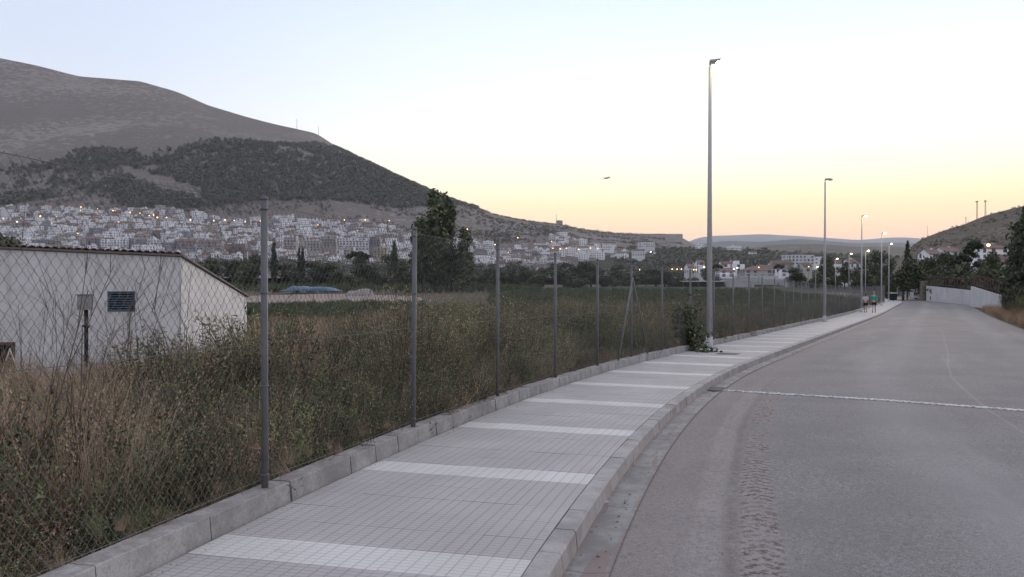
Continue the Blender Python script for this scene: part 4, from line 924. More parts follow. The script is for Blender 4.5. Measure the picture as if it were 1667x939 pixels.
for k, (px, py) in enumerate([(1041,439),(1094,438),(1102,438),(1109,438),(1129,439),(1133,439),(1146,435),(1194,438),(1200,436),(1235,435),(1316,434)]):
    lb = ['lit lamp behind the dark trees right of the braced post','first of three close lamps left of the nearest street lamp','middle one of three close lamps left of the nearest street lamp','third of three close lamps left of the nearest street lamp','left lamp of a close pair beside the narrow white gable','right lamp of a close pair beside a white gable','yellowish lamp in a dark tree just left of the nearest street lamp','left of two lamps before white houses right of the nearest street lamp','right of two lamps before the white houses right of the nearest street lamp','lamp against the red roofed villa','lamp right of the large white warehouse'][k]
    far_lamp(px, py, lb, 'lit lamps on the valley floor', d=345, r=1.3*.55 if k not in (6,) else .9, mat='lamp_white' if k in (6, 7, 8) else 'lamp_orange', hgt=5.5)
far_lamp(1608, 399, 'bright orange lamp on the white house at the foot of the right hill', 'lit lamps on the valley floor', d=318, r=2.4, hgt=5)

# ---------------------------------------------------------------- valley floor buildings
V = 'buildings at the far end of the field'
def vb(a, b, yt, yb, d, wm, st, rf_, label, cat='house', dp=9, **k): return block(a, b, yt, yb, d, wm, st, rf_, label, cat, dp, V, k.pop('rz', 0.02), bal=False)
vb(1282,1325,416,432,690,'town_white',3,'flat','large plain white building on the slope left of the second street lamp','building',16); vb(1325,1340,419,431,690,'town_white',2,'flat','lower white wing at the right end of the large plain building','building',12)
vb(1212,1258,440,455,392,'town_cream',2,'hip','cream villa with wide red hipped roof behind the white warehouse roof','villa',12); vb(1236,1264,437,455,402,'town_white',2,'gable','white villa wing right of the red hipped roof','villa',9)
vb(1172,1196,442,454,388,'town_white',2,'gable','white house with red roof right of the nearest street lamp pole'); vb(1192,1212,432,450,410,'town_white',3,'flat','taller white house left of the red roofed villa'); vb(1175,1200,431,444,430,'town_white',2,'gable','white terrace behind the red roofed house')
vb(1258,1292,429,447,460,'town_cream',2,'gable','cream row with long pinkish roof below the large white building'); vb(1268,1284,441,453,385,'town_white',2,'flat','small white house between two round trees'); vb(1137,1147,429,446,400,'town_white',3,'gable','narrow white gable just left of the nearest street lamp pole')
vb(1120,1138,435,447,410,'town_white',1,'gable','low white house left of the narrow white gable'); vb(1308,1322,433,445,420,'town_cream',2,'gable','pale house beside the lamp right of the large white building'); vb(1352,1372,428,437,380,'town_white',2,'gable','white house with pitched roof between second and third street lamps')
vb(1383,1398,429,443,330,'town_white',2,'gable','white gabled house left of the third street lamp'); vb(1400,1414,432,439,300,'town_white',1,'flat','flat white outbuilding behind the third street lamp'); vb(1438,1452,428,440,290,'town_cream',2,'gable','pale house right of the fifth street lamp among trees')
vb(1133,1146,398,404.5,L1.depth_for(1140,405),'town_white',2,'flat','tiny white houses at the foot of the mountain end','house',8); vb(1185,1207,401,406,L1.depth_for(1196,407),'town_white',1,'flat','long tiny white farm building on the far slope','building',10); vb(1221,1232,411,416,L1.depth_for(1226,417),'town_white',1,'gable','small white farm on the mid slope above the villas')
vb(1512,1532,413,432,330,'town_white',2,'gable','white house with grey gable above the roadside wall'); vb(1536,1562,409,428,350,'town_white',2,'gable','second white house above the roadside wall, partly behind pines'); vb(1607,1645,404,424,320,'town_white',2,'hip','large white house with orange lamp at the foot of the right hill','house',12); vb(1628,1664,426,446,190,'town_cream',2,'hip','brown roofed house low at the right edge under the pine','house',10)
vb(1600,1618,398,410,345,'town_cream',1,'flat','small upper house behind the orange lamp')
simple('shed_white', (.62,.62,.64), .7, .12, 2, world=True)
def slab_shed(a, b, yr, yb, d, label, open_=True, dp=9):
    x0, x1 = (a-CX)/F*d, (b-CX)/F*d; xm = (x0+x1)/2; w = x1-x0; zt = EYE+(HZ-yr)/F*d; z0 = EYE+(HZ-yb)/F*d
    o = thing('farm_store', label, 'shed', (xm, d, z0), 0, V); h = zt-z0
    MB().box((0,dp/2,h-.2),(w,dp,.4)).build('roof', 'shed_white', o)
    if open_:
        n = max(3, int(w/4))
        for k in range(n): MB().box((-w/2+.2+(w-.4)*k/(n-1),.2,(h-.4)/2-.5),(.22,.22,h-.4+1)).build('post', 'galvanised_old', o)
        MB().box((0,dp-.2,(h-.4)/2-.5),(w-.1,.2,h-.4+1)).build('back_wall', 'old_wood', o)
    else: MB().box((0,dp/2,(h-.4)/2-.5),(w-.3,dp-.3,h-.4+1)).build('wall', 'shed_white', o)
slab_shed(1112,1189,457,466,330,'long open farm store with thin pale flat roof beyond the field'); slab_shed(1190,1219,457,467,322,'plain white farm building joined to the right of the open store',False)
slab_shed(1222,1228.5,457.5,466,322,'tiny white hut right of the plain white farm building',False,3); slab_shed(1218,1268,448.5,456,352,'pale low warehouse roof in front of the red roofed villa',False,14); slab_shed(1283,1322,457,464,318,'low white wall like building right of the warehouse',False,4); slab_shed(1345,1367,460,467,300,'low white building right of the second street lamp',False,4); slab_shed(1312,1320,455,459,322,'small white tank house on the low white building',False,3)
slab_shed(1160,1285,453,460,372,'broad grey pink warehouse behind the white farm buildings',False,16)
simple('tarp_blue', (.035,.10,.17), .45, .3, .6, world=True, bump=.1); simple('pale_rock', (.28,.25,.235), .95, .35, .8, world=True, bump=.2)
def mound(name, px0, px1, ytop, ybase, d, mat, label, cat, dp, lump):
    w = (px1-px0)/F*d; c = P((px0+px1)/2, ybase, d); h = (ybase-ytop)/F*d; nx, ny = 34, 16; V_ = []
    for i in range(nx):
        for j in range(ny):
            u, v = i/(nx-1), j/(ny-1); e = min(1, 6*min(u, 1-u))*math.sin(math.pi*min(1, v*1.0))**.45 if 0 < v < 1 else 0
            z = h*e*(1-lump+lump*2*float(vnoise(np.array([u*6+px0]), np.array([v*3.]))[0])); V_.append(((u-.5)*w, (v)*dp, z-.3))
    o = link(name, grid_mesh(name, np.array(V_), nx, ny, mat)); o.location = c; o['label'] = label; o['category'] = cat
mound('tarpaulin_cover', 454, 546, 465, 471.5, 216, 'tarp_blue', 'long low blue tarpaulin cover in the field behind the nearest fence post', 'tarpaulin', 10, .25)
mound('rubble_heap', 555, 609, 472, 482.5, 190, 'pale_rock', 'pale heap of rubble on the bare earth right of the blue tarpaulin', 'rubble heap', 5, .5)

# ---------------------------------------------------------------- trees
leaf('tree_dark', (.034,.042,.027), (.065,.073,.044)); leaf('tree_mid', (.055,.066,.037), (.095,.108,.06)); leaf('poplar_leaf', (.065,.078,.045), (.11,.125,.075)); leaf('conifer_leaf', (.022,.032,.022), (.042,.052,.032)); leaf('shrub_purple', (.05,.04,.045), (.085,.065,.062))
simple('bark', (.10,.085,.075), .95, .4, 6, bump=.02); simple('bark_pale', (.20,.19,.17), .95, .3, 6)
TP = {}
def tree_proto(kind, seed, mats, bark='bark', n=1500):
    rs = random.Random(seed); tr = MB(); cr = MB(); blobs = []
    H = 10.0
    if kind == 'round':
        tr.tube([(0,0,-.6),(.05,0,1.6),(rs.uniform(-.3,.3),0,3.4)], [.34,.26,.2], 8)
        for k in range(12):
            a = rs.uniform(0,6.283); r = rs.uniform(.8,3.0); z = rs.uniform(3.0,8.6); r *= math.sqrt(max(.1,1-((z-5.3)/4.6)**2)); c = Vector((r*math.cos(a), r*math.sin(a), z)); blobs.append((c, rs.uniform(1.2,2.1), .8)); tr.tube([(0,0,rs.uniform(1.8,3)), c*.9], [.13,.04], 5)
        blobs.append((Vector((0,0,5)), 2.4, .9)); lz = .34
    elif kind == 'poplar':
        tr.tube([(0,0,-.6),(0,0,4),(.1,0,9)], [.26,.18,.04], 8)
        for k in range(22):
            z = 1.6+7.6*k/21; r = 1.15*math.sin(math.pi*min(1,(z-.6)/9.8))**.6; a = rs.uniform(0,6.283); c = Vector((r*.55*math.cos(a), r*.55*math.sin(a), z)); blobs.append((c, rs.uniform(.55,.95), 1.3)); tr.tube([(0,0,z-1.0), c], [.06,.02], 4)
        lz = .24
    elif kind == 'cypress':
        tr.tube([(0,0,-.6),(0,0,8)], [.14,.03], 6)
        for k in range(20): z = .8+8.8*k/19; blobs.append((Vector((rs.gauss(0,.08),rs.gauss(0,.08),z)), .75*math.sin(math.pi*min(1,(10.4-z)/12))**.8+.12, 1.2))
        lz = .2
    elif kind == 'umbrella':
        tr.tube([(0,0,-.6),(.1,0,4),(.25,.1,6.6)], [.22,.17,.13], 8)
        for k in range(14): a = rs.uniform(0,6.283); r = 3.0*math.sqrt(rs.random()); c = Vector((r*math.cos(a), r*math.sin(a), 8.0+.9*(1-(r/3.2)**2)+rs.uniform(-.3,.3))); blobs.append((c, rs.uniform(.8,1.2), .6)); tr.tube([(.2,.1,6.2), c], [.09,.03], 5)
        lz = .28
    elif kind == 'conifer':
        tr.tube([(0,0,-.6),(0,0,5),(0,0,9.7)], [.26,.17,.03], 8)
        for k in range(34):
            z = 2.2+7.5*k/33; r = (10.2-z)*.33*rs.uniform(.6,1.15); a = k*2.4; c = Vector((r*math.cos(a), r*math.sin(a), z-.2)); blobs.append((c, .35+(10-z)*.09, .5)); tr.tube([(0,0,z), c], [.06,.02], 4)
        lz = .26
    elif kind == 'leaning':
        tr.tube([(0,0,-.6),(.4,0,3),(1.2,.1,6)], [.2,.15,.1], 8)
        for c, r in (((2.2,0,8.8),1.3),((1.2,.3,8.0),1.2),((3.2,-.2,8.6),.9),((-.3,0,7.0),1.2),((-1.3,.2,6.2),1.1),((.6,-.3,6.6),.9),((2.3,.1,7.2),.8),((-2.2,0,5.4),.8),((2.9,0,5.8),.8),((.4,0,4.8),.7)): blobs.append((Vector(c), r, .55)); tr.tube([(.8,.05,4.6), c], [.08,.03], 5)
        lz = .25
    else:                                                            # bush
        for k in range(10): a = rs.uniform(0,6.283); r = rs.uniform(0,3.6); c = Vector((r*math.cos(a), r*math.sin(a), rs.uniform(1.5,7.2-r*.8))); blobs.append((c, rs.uniform(1.6,2.6), .9)); tr.tube([(0,0,-.4), c], [.12,.03], 5)
        lz = .42
    tot = sum(b[1]**2 for b in blobs)
    for c, r, fl in blobs:
        for k in range(int(n*r*r/tot)+6):
            d = Vector((rs.gauss(0,1), rs.gauss(0,1), rs.gauss(0,1))).normalized()*r*(rs.random()**.4)*rs.uniform(.85,1.2); p = c+Vector((d.x, d.y, d.z*fl)); nrm = (d.normalized()+Vector((rs.gauss(0,.7), rs.gauss(0,.7), rs.gauss(0,.7)))).normalized()
            a = nrm.cross(Vector((rs.random(), rs.random(), rs.random()+.01))).normalized()*lz*rs.uniform(.5,1.3); b = nrm.cross(a).normalized()*lz*rs.uniform(.4,1)
            cr.face((p-a, p-b*.8, p+a*1.1, p+b), rs.randrange(len(mats)))
    return tr.mesh('trunk', bark, True), cr.mesh('crown', mats)
KM = {'round':['tree_dark','tree_mid'],'poplar':['poplar_leaf','tree_mid'],'cypress':['conifer_leaf'],'umbrella':['conifer_leaf','tree_dark'],'conifer':['conifer_leaf','tree_dark'],'leaning':['conifer_leaf','tree_dark'],'bush':['tree_dark','tree_mid'],'purple':['shrub_purple','tree_dark']}
for kd in KM:
    for v in range(4 if kd in ('round','bush') else 2): TP[kd, v] = tree_proto('bush' if kd == 'purple' else kd, hash_ := 31*len(TP)+5, KM[kd], 'bark_pale' if kd == 'poplar' else 'bark', 2600 if kd in ('poplar',) else 1700)
WD = {'round':6.4,'poplar':2.6,'cypress':1.6,'umbrella':7,'conifer':5.5,'leaning':6.4,'bush':9.5,'purple':9.5}
NMK = {'round':'broadleaf_tree','poplar':'poplar_tree','cypress':'cypress_tree','umbrella':'stone_pine','conifer':'conifer_tree','leaning':'pine_tree','bush':'bush','purple':'bush'}
def tree(kind, px, ytop, wpx, d, label, ybase=None, group=None, v=None, z=None):
    x = (px-CX)/F*d; z0 = Gz(x, d) if z is None else z
    if ybase is not None: z0 = EYE+(HZ-ybase)/F*d
    h = EYE+(HZ-ytop)/F*d-z0; w = wpx/F*d; v = rr.randrange(4 if kind in ('round','bush') else 2) if v is None else v; tm, cm = TP[kind, v]
    o = thing(NMK[kind], label, 'bush' if kind in ('bush','purple') else 'tree', (x, d, z0), rr.uniform(0,6.28) if kind != 'leaning' else 0, group, (w/WD[kind], w/WD[kind], h/10 if kind not in ('bush','purple') else h/8.6))
    link('trunk', tm, o); link('crown', cm, o); return o
tree('poplar',710,313,44,246,'tallest poplar, dark and full, rising above the mountain foot between second and third posts',v=0); tree('poplar',728,318,32,252,'slightly lower poplar crown merged to the right side of the tallest one',v=1)
tree('poplar',684,352,34,240,'lower poplar with sparse top at the left of the tall poplar clump',v=1); tree('round',690,366,44,238,'spreading broadleaf tree at the foot of the poplar clump, behind the second post'); tree('poplar',757,373,32,238,'separate narrower poplar standing right of the tall clump',v=0); tree('round',735,400,50,244,'low dark tree filling the gap under the tall poplars')
TL = [('round',14,376,62,300),('round',-30,380,60,310),('bush',318,421,40,380),('round',348,420,38,372),('round',377,421,34,376),('round',412,412,40,350),('bush',400,432,46,360),('cypress',446,392,11,345),('round',466,428,36,350),('cypress',487,402,8,340),('cypress',493,401,8,342),('round',508,424,34,352),('bush',488,436,44,338),
      ('round',535,426,36,356),('bush',555,434,40,348),('bush',770,440,40,330),('umbrella',583,406,38,340),('round',590,412,26,352),('round',600,430,40,350),('bush',618,432,46,344),('cypress',642,390,13,330),('round',636,412,30,342),('round',655,420,36,338),('bush',664,436,40,330),('bush',575,440,40,335),
      ('round',790,430,34,352),('bush',812,436,46,344),('round',836,427,34,350),('round',858,430,38,330),('bush',872,440,40,310),('round',885,436,26,352),('round',918,425,44,318),('round',945,423,42,322),('round',962,431,36,326),('bush',935,440,60,312),('bush',985,442,46,330),('round',1008,428,26,355),('bush',1030,441,44,350),('round',1052,436,26,360),
      ('round',1068,433,36,340),('round',1082,437,32,336),('bush',1098,445,40,340),('bush',1122,447,38,338),('round',1152,430,18,372),('umbrella',1168,428,17,372),('bush',1163,446,34,350),('umbrella',1267,428,16,372),('bush',1249,428,22,420),('round',1296,434,30,316),('bush',1308,444,28,320),('round',1342,414,26,330),('bush',1330,438,36,300),('round',1354,418,18,345),
      ('bush',1352,446,34,290),('round',1375,432,26,280),('bush',1392,440,34,270),('round',1398,430,20,300),('round',1422,406,36,262),('round',1438,410,28,275),('bush',1416,432,44,250),('bush',1438,438,34,235),('round',1381,424,20,320),('bush',1320,450,30,300)]
SZ = defaultdict(int)
for k, (kd, px, yt, w, d) in enumerate(TL):
    nm = {'round':'broadleaf tree','bush':'low dark bushy thicket','cypress':'slender dark cypress','umbrella':'flat topped stone pine'}[kd]; sz = 'tall ' if yt < 420 and kd == 'round' else 'small ' if w < 24 and kd == 'round' else 'rounded ' if kd == 'round' else ''
    row_ = 'in the tree line before the town' if px < 1000 else 'in the tree line beyond the field'
    lb = '%s%s %s, %s' % (sz, nm, row_, where(px).replace('above','in line below') if 0 else where(px)); SZ[lb] += 1
    if SZ[lb] > 1: lb = '%s %s' % (ORD[SZ[lb]-1], lb)
    tree(kd, px, yt, w, d, ' '.join(lb.split()[:16]), group='trees and bushes beyond the field')
RT = [('conifer',1477,389,26,136,'tall dark conifer with ragged tip at the road bend, right of the fifth lamp'),('bush',1530,416,60,140,'dense dark thicket hiding the lower part of the white gabled house'),('round',1610,408,34,132,'dark tree directly below the orange lamp at right'),('bush',1500,404,50,150,'dense dark tree mass behind the road bend between conifer and white houses'),('bush',1575,412,60,146,'dense dark tree mass behind the windswept pine'),('round',1470,414,46,130,'broad dark tree below the conifer at the road bend'),('round',1492,420,40,138,'dark broadleaf tree right of the conifer at the road bend'),
      ('round',1525,410,40,134,'dark tree with uneven crown behind the white roadside wall, left part'),('leaning',1568,386,50,128,'windswept pine with open layered crown above the white roadside wall'),('bush',1548,424,66,120,'dark thicket behind the left half of the white roadside wall'),('round',1603,415,26,124,'small rounded tree right of the windswept pine'),
      ('bush',1600,426,64,108,'dark thicket behind the right half of the white roadside wall'),('round',1545,408,34,150,'dark tree hiding the second white house above the roadside wall'),('round',1625,418,26,140,'dark tree in front of the large white house at right'),('bush',1512,424,50,128,'dark thicket behind the far end of the white roadside wall'),('bush',1636,430,60,92,'dark bush behind the end of the near white wall'),('conifer',1672,322,70,80,'large dark pine cut by the right edge of the photo'),('round',1664,352,64,84,'leafy lower tree under the large pine at the right edge'),
      ('purple',1652,462,34,66,'purplish dark shrub spilling over the near end of the white wall'),('purple',1680,452,44,58,'larger purplish shrub on the bank at the right edge'),('bush',1450,440,30,140,'dark hedge clump at the inside of the road bend')]
for kd, px, yt, w, d, lb in RT: tree(kd, px, yt, w, d, lb, v=0 if kd in ('leaning','conifer') else None)
p, s, t_ = band(2400, 20, 92, 8.3, 16, 1.2); scatter('verge_grass', p, T_dry+T_red[:2], rng.uniform(.25,.8,len(p)), .2, 'dry grass on the verge and bank right of the road')
p, s, t_ = band(620, 26, 82, 9.6, 17, 1.0); scatter('bank_bushes', p, T_weed+T_dark, rng.uniform(.8,1.7,len(p)), .15, 'brown and green scrub on the bank right of the road')
p, s, t_ = band(60, 34, 46, 9.2, 11, 1.0); scatter('bank_greenery', p, T_weed+T_dark, rng.uniform(.6,1.0,len(p)), .15, 'green plants at the foot of the bank')

# ---------------------------------------------------------------- roadside walls on the right
simple('wall_white', (.52,.51,.52), .9, .3, .6, world=True); simple('pillar_stone', (.26,.22,.19), .95, .3, 2); simple('rail_rust', (.10,.065,.06), .8, .3, 3)
def rwall(a, da, ya0, ya1, b, db, yb0, yb1, label, bars=1.7, pill=True):
    p, q = P(a, ya1, da), P(b, yb1, db); pt, qt = P(a, ya0, da).z, P(b, yb0, db).z; o = thing('roadside_wall', label, 'wall', p, 0, 'white walls beside the road bend')
    d = q-p; d.z = 0; n_ = Vector((-d.y, d.x, 0)).normalized()*.25; m = MB(); f = [Vector((0,0,-.6)), Vector((q.x-p.x, q.y-p.y, q.z-p.z-.6)), Vector((q.x-p.x, q.y-p.y, qt-p.z)), Vector((0,0,pt-p.z))]
    g = [v+n_ for v in f]; m.face(f); m.face(g[::-1])
    for i in range(4): j = (i+1) % 4; m.face([g[i], g[j], f[j], f[i]])
    m.build('wall', 'wall_white', o)
    m = MB(); L = d.length; nb = max(4, int(L/1.5))
    rail = thing('railing', '%s' % ('reddish rail fence atop the ' + ' '.join(label.split()[:9])), 'railing', p, 0, 'railings on the white walls')
    for k in range(nb+1):
        fq = (k+.3)/(nb+.6); c = f[3].lerp(f[2], fq)+n_*.5; MB().box((c.x, c.y, c.z+bars/2-.05),(.10,.10,bars)).build('bar', 'rail_rust', rail)
    for z in (.35, bars-.25): m.tube([f[3]+n_*.5+Vector((0,0,z)), f[2]+n_*.5+Vector((0,0,z))], .035, 5)
    m.build('rail', 'rail_rust', rail); return o
rwall(1508,124,465,485.5,1580,102,472.5,491.5,'long white wall beside the road bend')
rwall(1580.5,96,466,495,1626,80,480,500,'nearer angled white wall running into the shrubs',1.6)
rwall(1459,142,466,474.5,1477,136,468,477.5,'short far white wall left of the gate pillar',1.4); rwall(1481,134,468,477,1499,129,471,480,'short far white wall between the tree trunk and pillar',1.4)
o = MB().box((0,0,.9),(.95,.6,3.2)).box((0,0,2.56),(1.15,.8,.14)).build('gate_pillar', 'pillar_stone'); o.location = P(1503.5, 484, 127); o['label'] = 'dark stone gate pillar at the left end of the long white wall'; o['category'] = 'pillar'
simple('bin_dark', (.02,.025,.025), .5, .2); simple('bin_lid', (.5,.5,.5), .6, .2)
b_ = P(1453, 483.5, 121); b_.z = float(zr(121)); wb = thing('wheeled_bin', 'dark wheeled rubbish bin with pale lid at the far end of the pavement', 'rubbish bin', b_, .3); m = MB(); m.box((0,0,.62),(.95,.75,1.05), top=1.12); m.build('body', 'bin_dark', wb); MB().box((0,0,1.2),(1.1,.9,.12), top=.9).build('lid', 'bin_lid', wb)
for sx in (-.4,.4): MB().tube([(sx-.04,.3,.1),(sx+.04,.3,.1)], .1, 10).build('wheel', 'bin_dark', wb)

# ---------------------------------------------------------------- people
simple('skin', (.44,.32,.26), .6, .1, 5); simple('shirt_pink', (.62,.54,.58), .85, .15, 8); simple('shirt_green', (.03,.36,.30), .85, .15, 8); simple('cloth_black', (.012,.012,.014), .8, .2, 8); simple('hair_dark', (.035,.022,.016), .8, .3, 30); simple('cap_pale', (.42,.36,.28), .85, .2, 10); simple('shoe_dark', (.04,.035,.035), .7, .2); simple('sock_red', (.25,.1,.09), .8, .2); simple('bag_white', (.6,.6,.6), .8, .1)
def skin(name, nodes, edges, mat, parent, lv=2):
    me = bpy.data.meshes.new(name); me.from_pydata([n[0] for n in nodes], edges, []); o = link(name, me, parent); me.materials.append(MATS[mat])
    bm = bmesh.new(); bm.from_mesh(me); ly = bm.verts.layers.skin.verify(); bm.verts.ensure_lookup_table()
    for i, nd in enumerate(nodes): r = nd[1]; bm.verts[i][ly].radius = (r, r) if not isinstance(r, tuple) else r; bm.verts[i][ly].use_root = (i == 0)
    bm.to_mesh(me); bm.free(); md = o.modifiers.new('skin', 'SKIN'); md.use_smooth_shade = True; o.modifiers.new('sub', 'SUBSURF').levels = lv; o.modifiers['sub'].render_levels = lv
    bpy.context.view_layer.update(); dg = bpy.context.evaluated_depsgraph_get(); nm = bpy.data.meshes.new_from_object(o.evaluated_get(dg)); o.modifiers.clear(); o.data = nm; nm.name = name
    nm.materials.clear(); nm.materials.append(MATS[mat]); return o
def person(loc, rz, h, label, shirt, hair, female, stride, bag=False):
    o = thing('person', label, 'person', loc, rz, 'two walkers on the pavement', h/1.72); k = stride
    hip, kn, an, toe = .90, .49, .08, .03
    n = [((0,0,.95),.135),((0,.01,1.12),.12),((0,0,1.28),(.155,.11)),((0,-.01,1.42),.11),((0,.0,1.50),.052),((0,.02,1.57),.06),((0,.015,1.65),.095),((0,.01,1.70),.07)]
    e = [(0,1),(1,2),(2,3),(3,4),(4,5),(5,6),(6,7)]
    for sd_, st in ((-1, k), (1, -k)):
        b = len(n); x = .095*sd_; n += [((x,0,.86),.088),((x,.06+.13*st,.50),.056),((x,.02+.26*st-(.14 if st < 0 else 0),.28+(.07 if st < 0 else 0)),.054),((x,-.02+.30*st-(.20 if st < 0 else 0),.09+(.07 if st < 0 else 0)),.036),((x,.14+.30*st-(.18 if st < 0 else 0),.035),.032)]
        e += [(0,b),(b,b+1),(b+1,b+2),(b+2,b+3),(b+3,b+4)]
        b = len(n); sx = .185*sd_; sw = -st; n += [((sx,0,1.40),.052),((sx*1.25,-.02+.06*sw,1.14),.038),((sx*1.2,.06+.20*sw,.93),.028),((sx*1.18,.08+.22*sw,.85),.030)]
        e += [(3,b),(b,b+1),(b+1,b+2),(b+2,b+3)]; w_ = b+3
        for q in range(5):
            c = len(n); oy = (-.028+.014*q); px_, py_, pz_ = n[w_][0]; L = (.05,.075,.082,.076,.06)[q]
            if q == 0: n += [((px_-.02*sd_, py_+.03, pz_-.01),.010),((px_-.03*sd_, py_+.045, pz_-.05),.008)]
            else: n += [((px_, py_+oy, pz_-.045),.009),((px_-.012*sd_, py_+oy+.008, pz_-.045-L),.007)]
            e += [(w_,c),(c,c+1)]
    n += [((0,.11,1.635),.016)]; e += [(6,len(n)-1)]                     # nose
    for sd_ in (-1,1): n += [((.092*sd_,.0,1.64),.018)]; e += [(6,len(n)-1)]
    body = skin('body', n, e, 'skin', o)
    sh = [((0,0,1.0),(.155,.12)),((0,.01,1.12),(.15,.12)),((0,0,1.28),(.18,.128)),((0,-.01,1.41),.122),((0,0,1.475),.075)]; se = [(0,1),(1,2),(2,3),(3,4)]
    for sd_, st in ((-1,k),(1,-k)):
        b = len(sh); sx = .185*sd_; sh += [((sx,0,1.40),.072),((sx*1.2,-.015+.05*-st,1.19),.062)]; se += [(3,b),(b,b+1)]
    skin('shirt', sh, se, shirt, o)
    st_ = [((0,0,.97),.14)]; e2 = []
    for sd_, st in ((-1,k),(1,-k)): b = len(st_); st_ += [((.095*sd_,0,.86),.105),((.1*sd_,.03+.07*st,.62),.086)]; e2 += [(0,b),(b,b+1)]
    skin('shorts', st_, e2, 'cloth_black', o)
    for sd_, st in ((-1,k),(1,-k)):
        y0 = -.05+.30*st-(.20 if st < 0 else 0); zz = .07 if st < 0 else 0
        skin('shoe', [((.095*sd_, y0, .055+zz*.7),.05),((.095*sd_, y0+.12, .045+zz*.3),.045),((.095*sd_, y0+.2, .035),.036)], [(0,1),(1,2)], 'shoe_dark', o, 1)
    if female: skin('hair', [((0,-.02,1.70),.10),((0,-.055,1.62),.085),((0,-.085,1.54),.045)], [(0,1),(1,2)], hair, o); 
    else: skin('cap', [((0,.0,1.715),.105),((0,.01,1.745),.075),((0,.12,1.70),.045)], [(0,1),(0,2)], hair, o)
    if bag:
        g = MB(); g.box((0,0,.1),(.16,.12,.22), top=.8); g.tube([(0,0,.2),(0,0,.3)], .01, 5); bo = g.build('carrier_bag', 'bag_white'); bo.location = Vector(loc)+Vector((.33,.1,.45)); bo['label'] = 'small white bag held by the walker in the pale top'; bo['category'] = 'bag'
    return o
x1 = (1409.3-CX)/F*70; x2 = (1423-CX)/F*69.2
person((x1, 70, float(zr(70))), -.45, 1.63, 'person in pale pinkish top and black shorts walking beside the fence', 'shirt_pink', 'hair_dark', True, .8, True)
person((x2, 69.2, float(zr(69.2))), -.45, 1.76, 'person in teal green shirt, black shorts and pale cap on the kerb side', 'shirt_green', 'cap_pale', False, -.55)
# ---------------------------------------------------------------- bird
simple('bird_brown', (.10,.085,.07), .9, .2)
bp = P(988, 290, 24); bird = thing('bird', 'small dark bird in flight against the pale evening sky', 'bird', bp, .5, scale=.75)
m = MB(); m.ball((0,0,0),(.035,.09,.03),10,8); m.ball((0,.09,.012),(.022,.03,.02),8,6); m.face([(-.02,-.07,0),(.02,-.07,0),(.035,-.15,-.005),(-.035,-.15,-.005)]); m.face([(-.035,-.15,-.008),(.035,-.15,-.008),(.02,-.07,-.004),(-.02,-.07,-.004)]); m.build('body', 'bird_brown', bird, True)
for sd_ in (-1,1):
    m = MB(); a = [(.02*sd_,.05,.01),(.09*sd_,.06,.05*sd_+.02),(.18*sd_,-.0,.02-.03*sd_),(.09*sd_,-.035,.045*sd_+.015),(.02*sd_,-.045,.008)]; m.face(a); m.face([(x,y,z-.006) for x,y,z in a][::-1]); m.build('wing', 'bird_brown', bird)

# ---------------------------------------------------------------- leafy bush spilling through the fence by the first lamp
leaf('bush_leaf', (.035,.05,.022), (.075,.10,.04), .5, .4)
bs = Cv(s_at_px(1118, FT), FT+.02, 0); bush = thing('leafy_shrub', 'dark green large leaved shrub growing through the fence beside the nearest street lamp', 'shrub', bs)
rs = random.Random(5); lf = MB(); stems = MB(); wd = 22.6/F
def leafq(c, o, l):
    s_ = o.cross(Vector((rs.gauss(0,1), rs.gauss(0,1), rs.gauss(0,1)))).normalized()*l*.38; u = o.cross(s_).normalized()*l*.1
    lf.face((c, c+o*l*.45+s_+u, c+o*l)); lf.face((c, c+o*l, c+o*l*.45-s_+u))
tips = [(-22,-60),(-12,-88),(-2,-72),(8,-92),(20,-98),(-24,-40),(16,-52),(28,-44),(32,-30),(-16,-22),(4,-36),(20,-18),(-6,-50),(12,-66),(26,-16),(36,6),(46,8),(12,10),(22,12),(2,-14),(-20,-75),(0,-58),(14,-34)]
for tx, ty in tips:
    tip = Vector((tx*wd, rs.uniform(-.35,.25)-(.25 if ty > 0 else 0), -ty*wd if ty < 0 else .03)); 
    if ty > 0: tip = Vector((tx*wd*.9, -.35-ty*.045, .03))
    b = Vector((rs.uniform(-.25,.2), rs.uniform(-.05,.2), -.2)); md_ = b.lerp(tip, .5)+Vector((0,.05,.28 if ty > 0 else .12)); pts = [b, md_, tip]; stems.tube(pts, [.014,.010,.004], 5)
    for k in range(46):
        f = rs.uniform(.12,1.03)**.75; c = b.lerp(md_, f*2) if f < .5 else md_.lerp(tip, f*2-1); o_ = Vector((rs.gauss(0,1), rs.gauss(0,1), rs.gauss(-.2,.7))).normalized(); c = c+o_*rs.uniform(0,.09); c.z = max(c.z, .015)
        l = rs.uniform(.06,.13); q = c+o_*l; o_ = (Vector((q.x, q.y, max(q.z, .02)))-c).normalized(); leafq(c, o_, l)
stems.build('branches', 'twig', bush); lf.build('foliage', 'bush_leaf', bush)

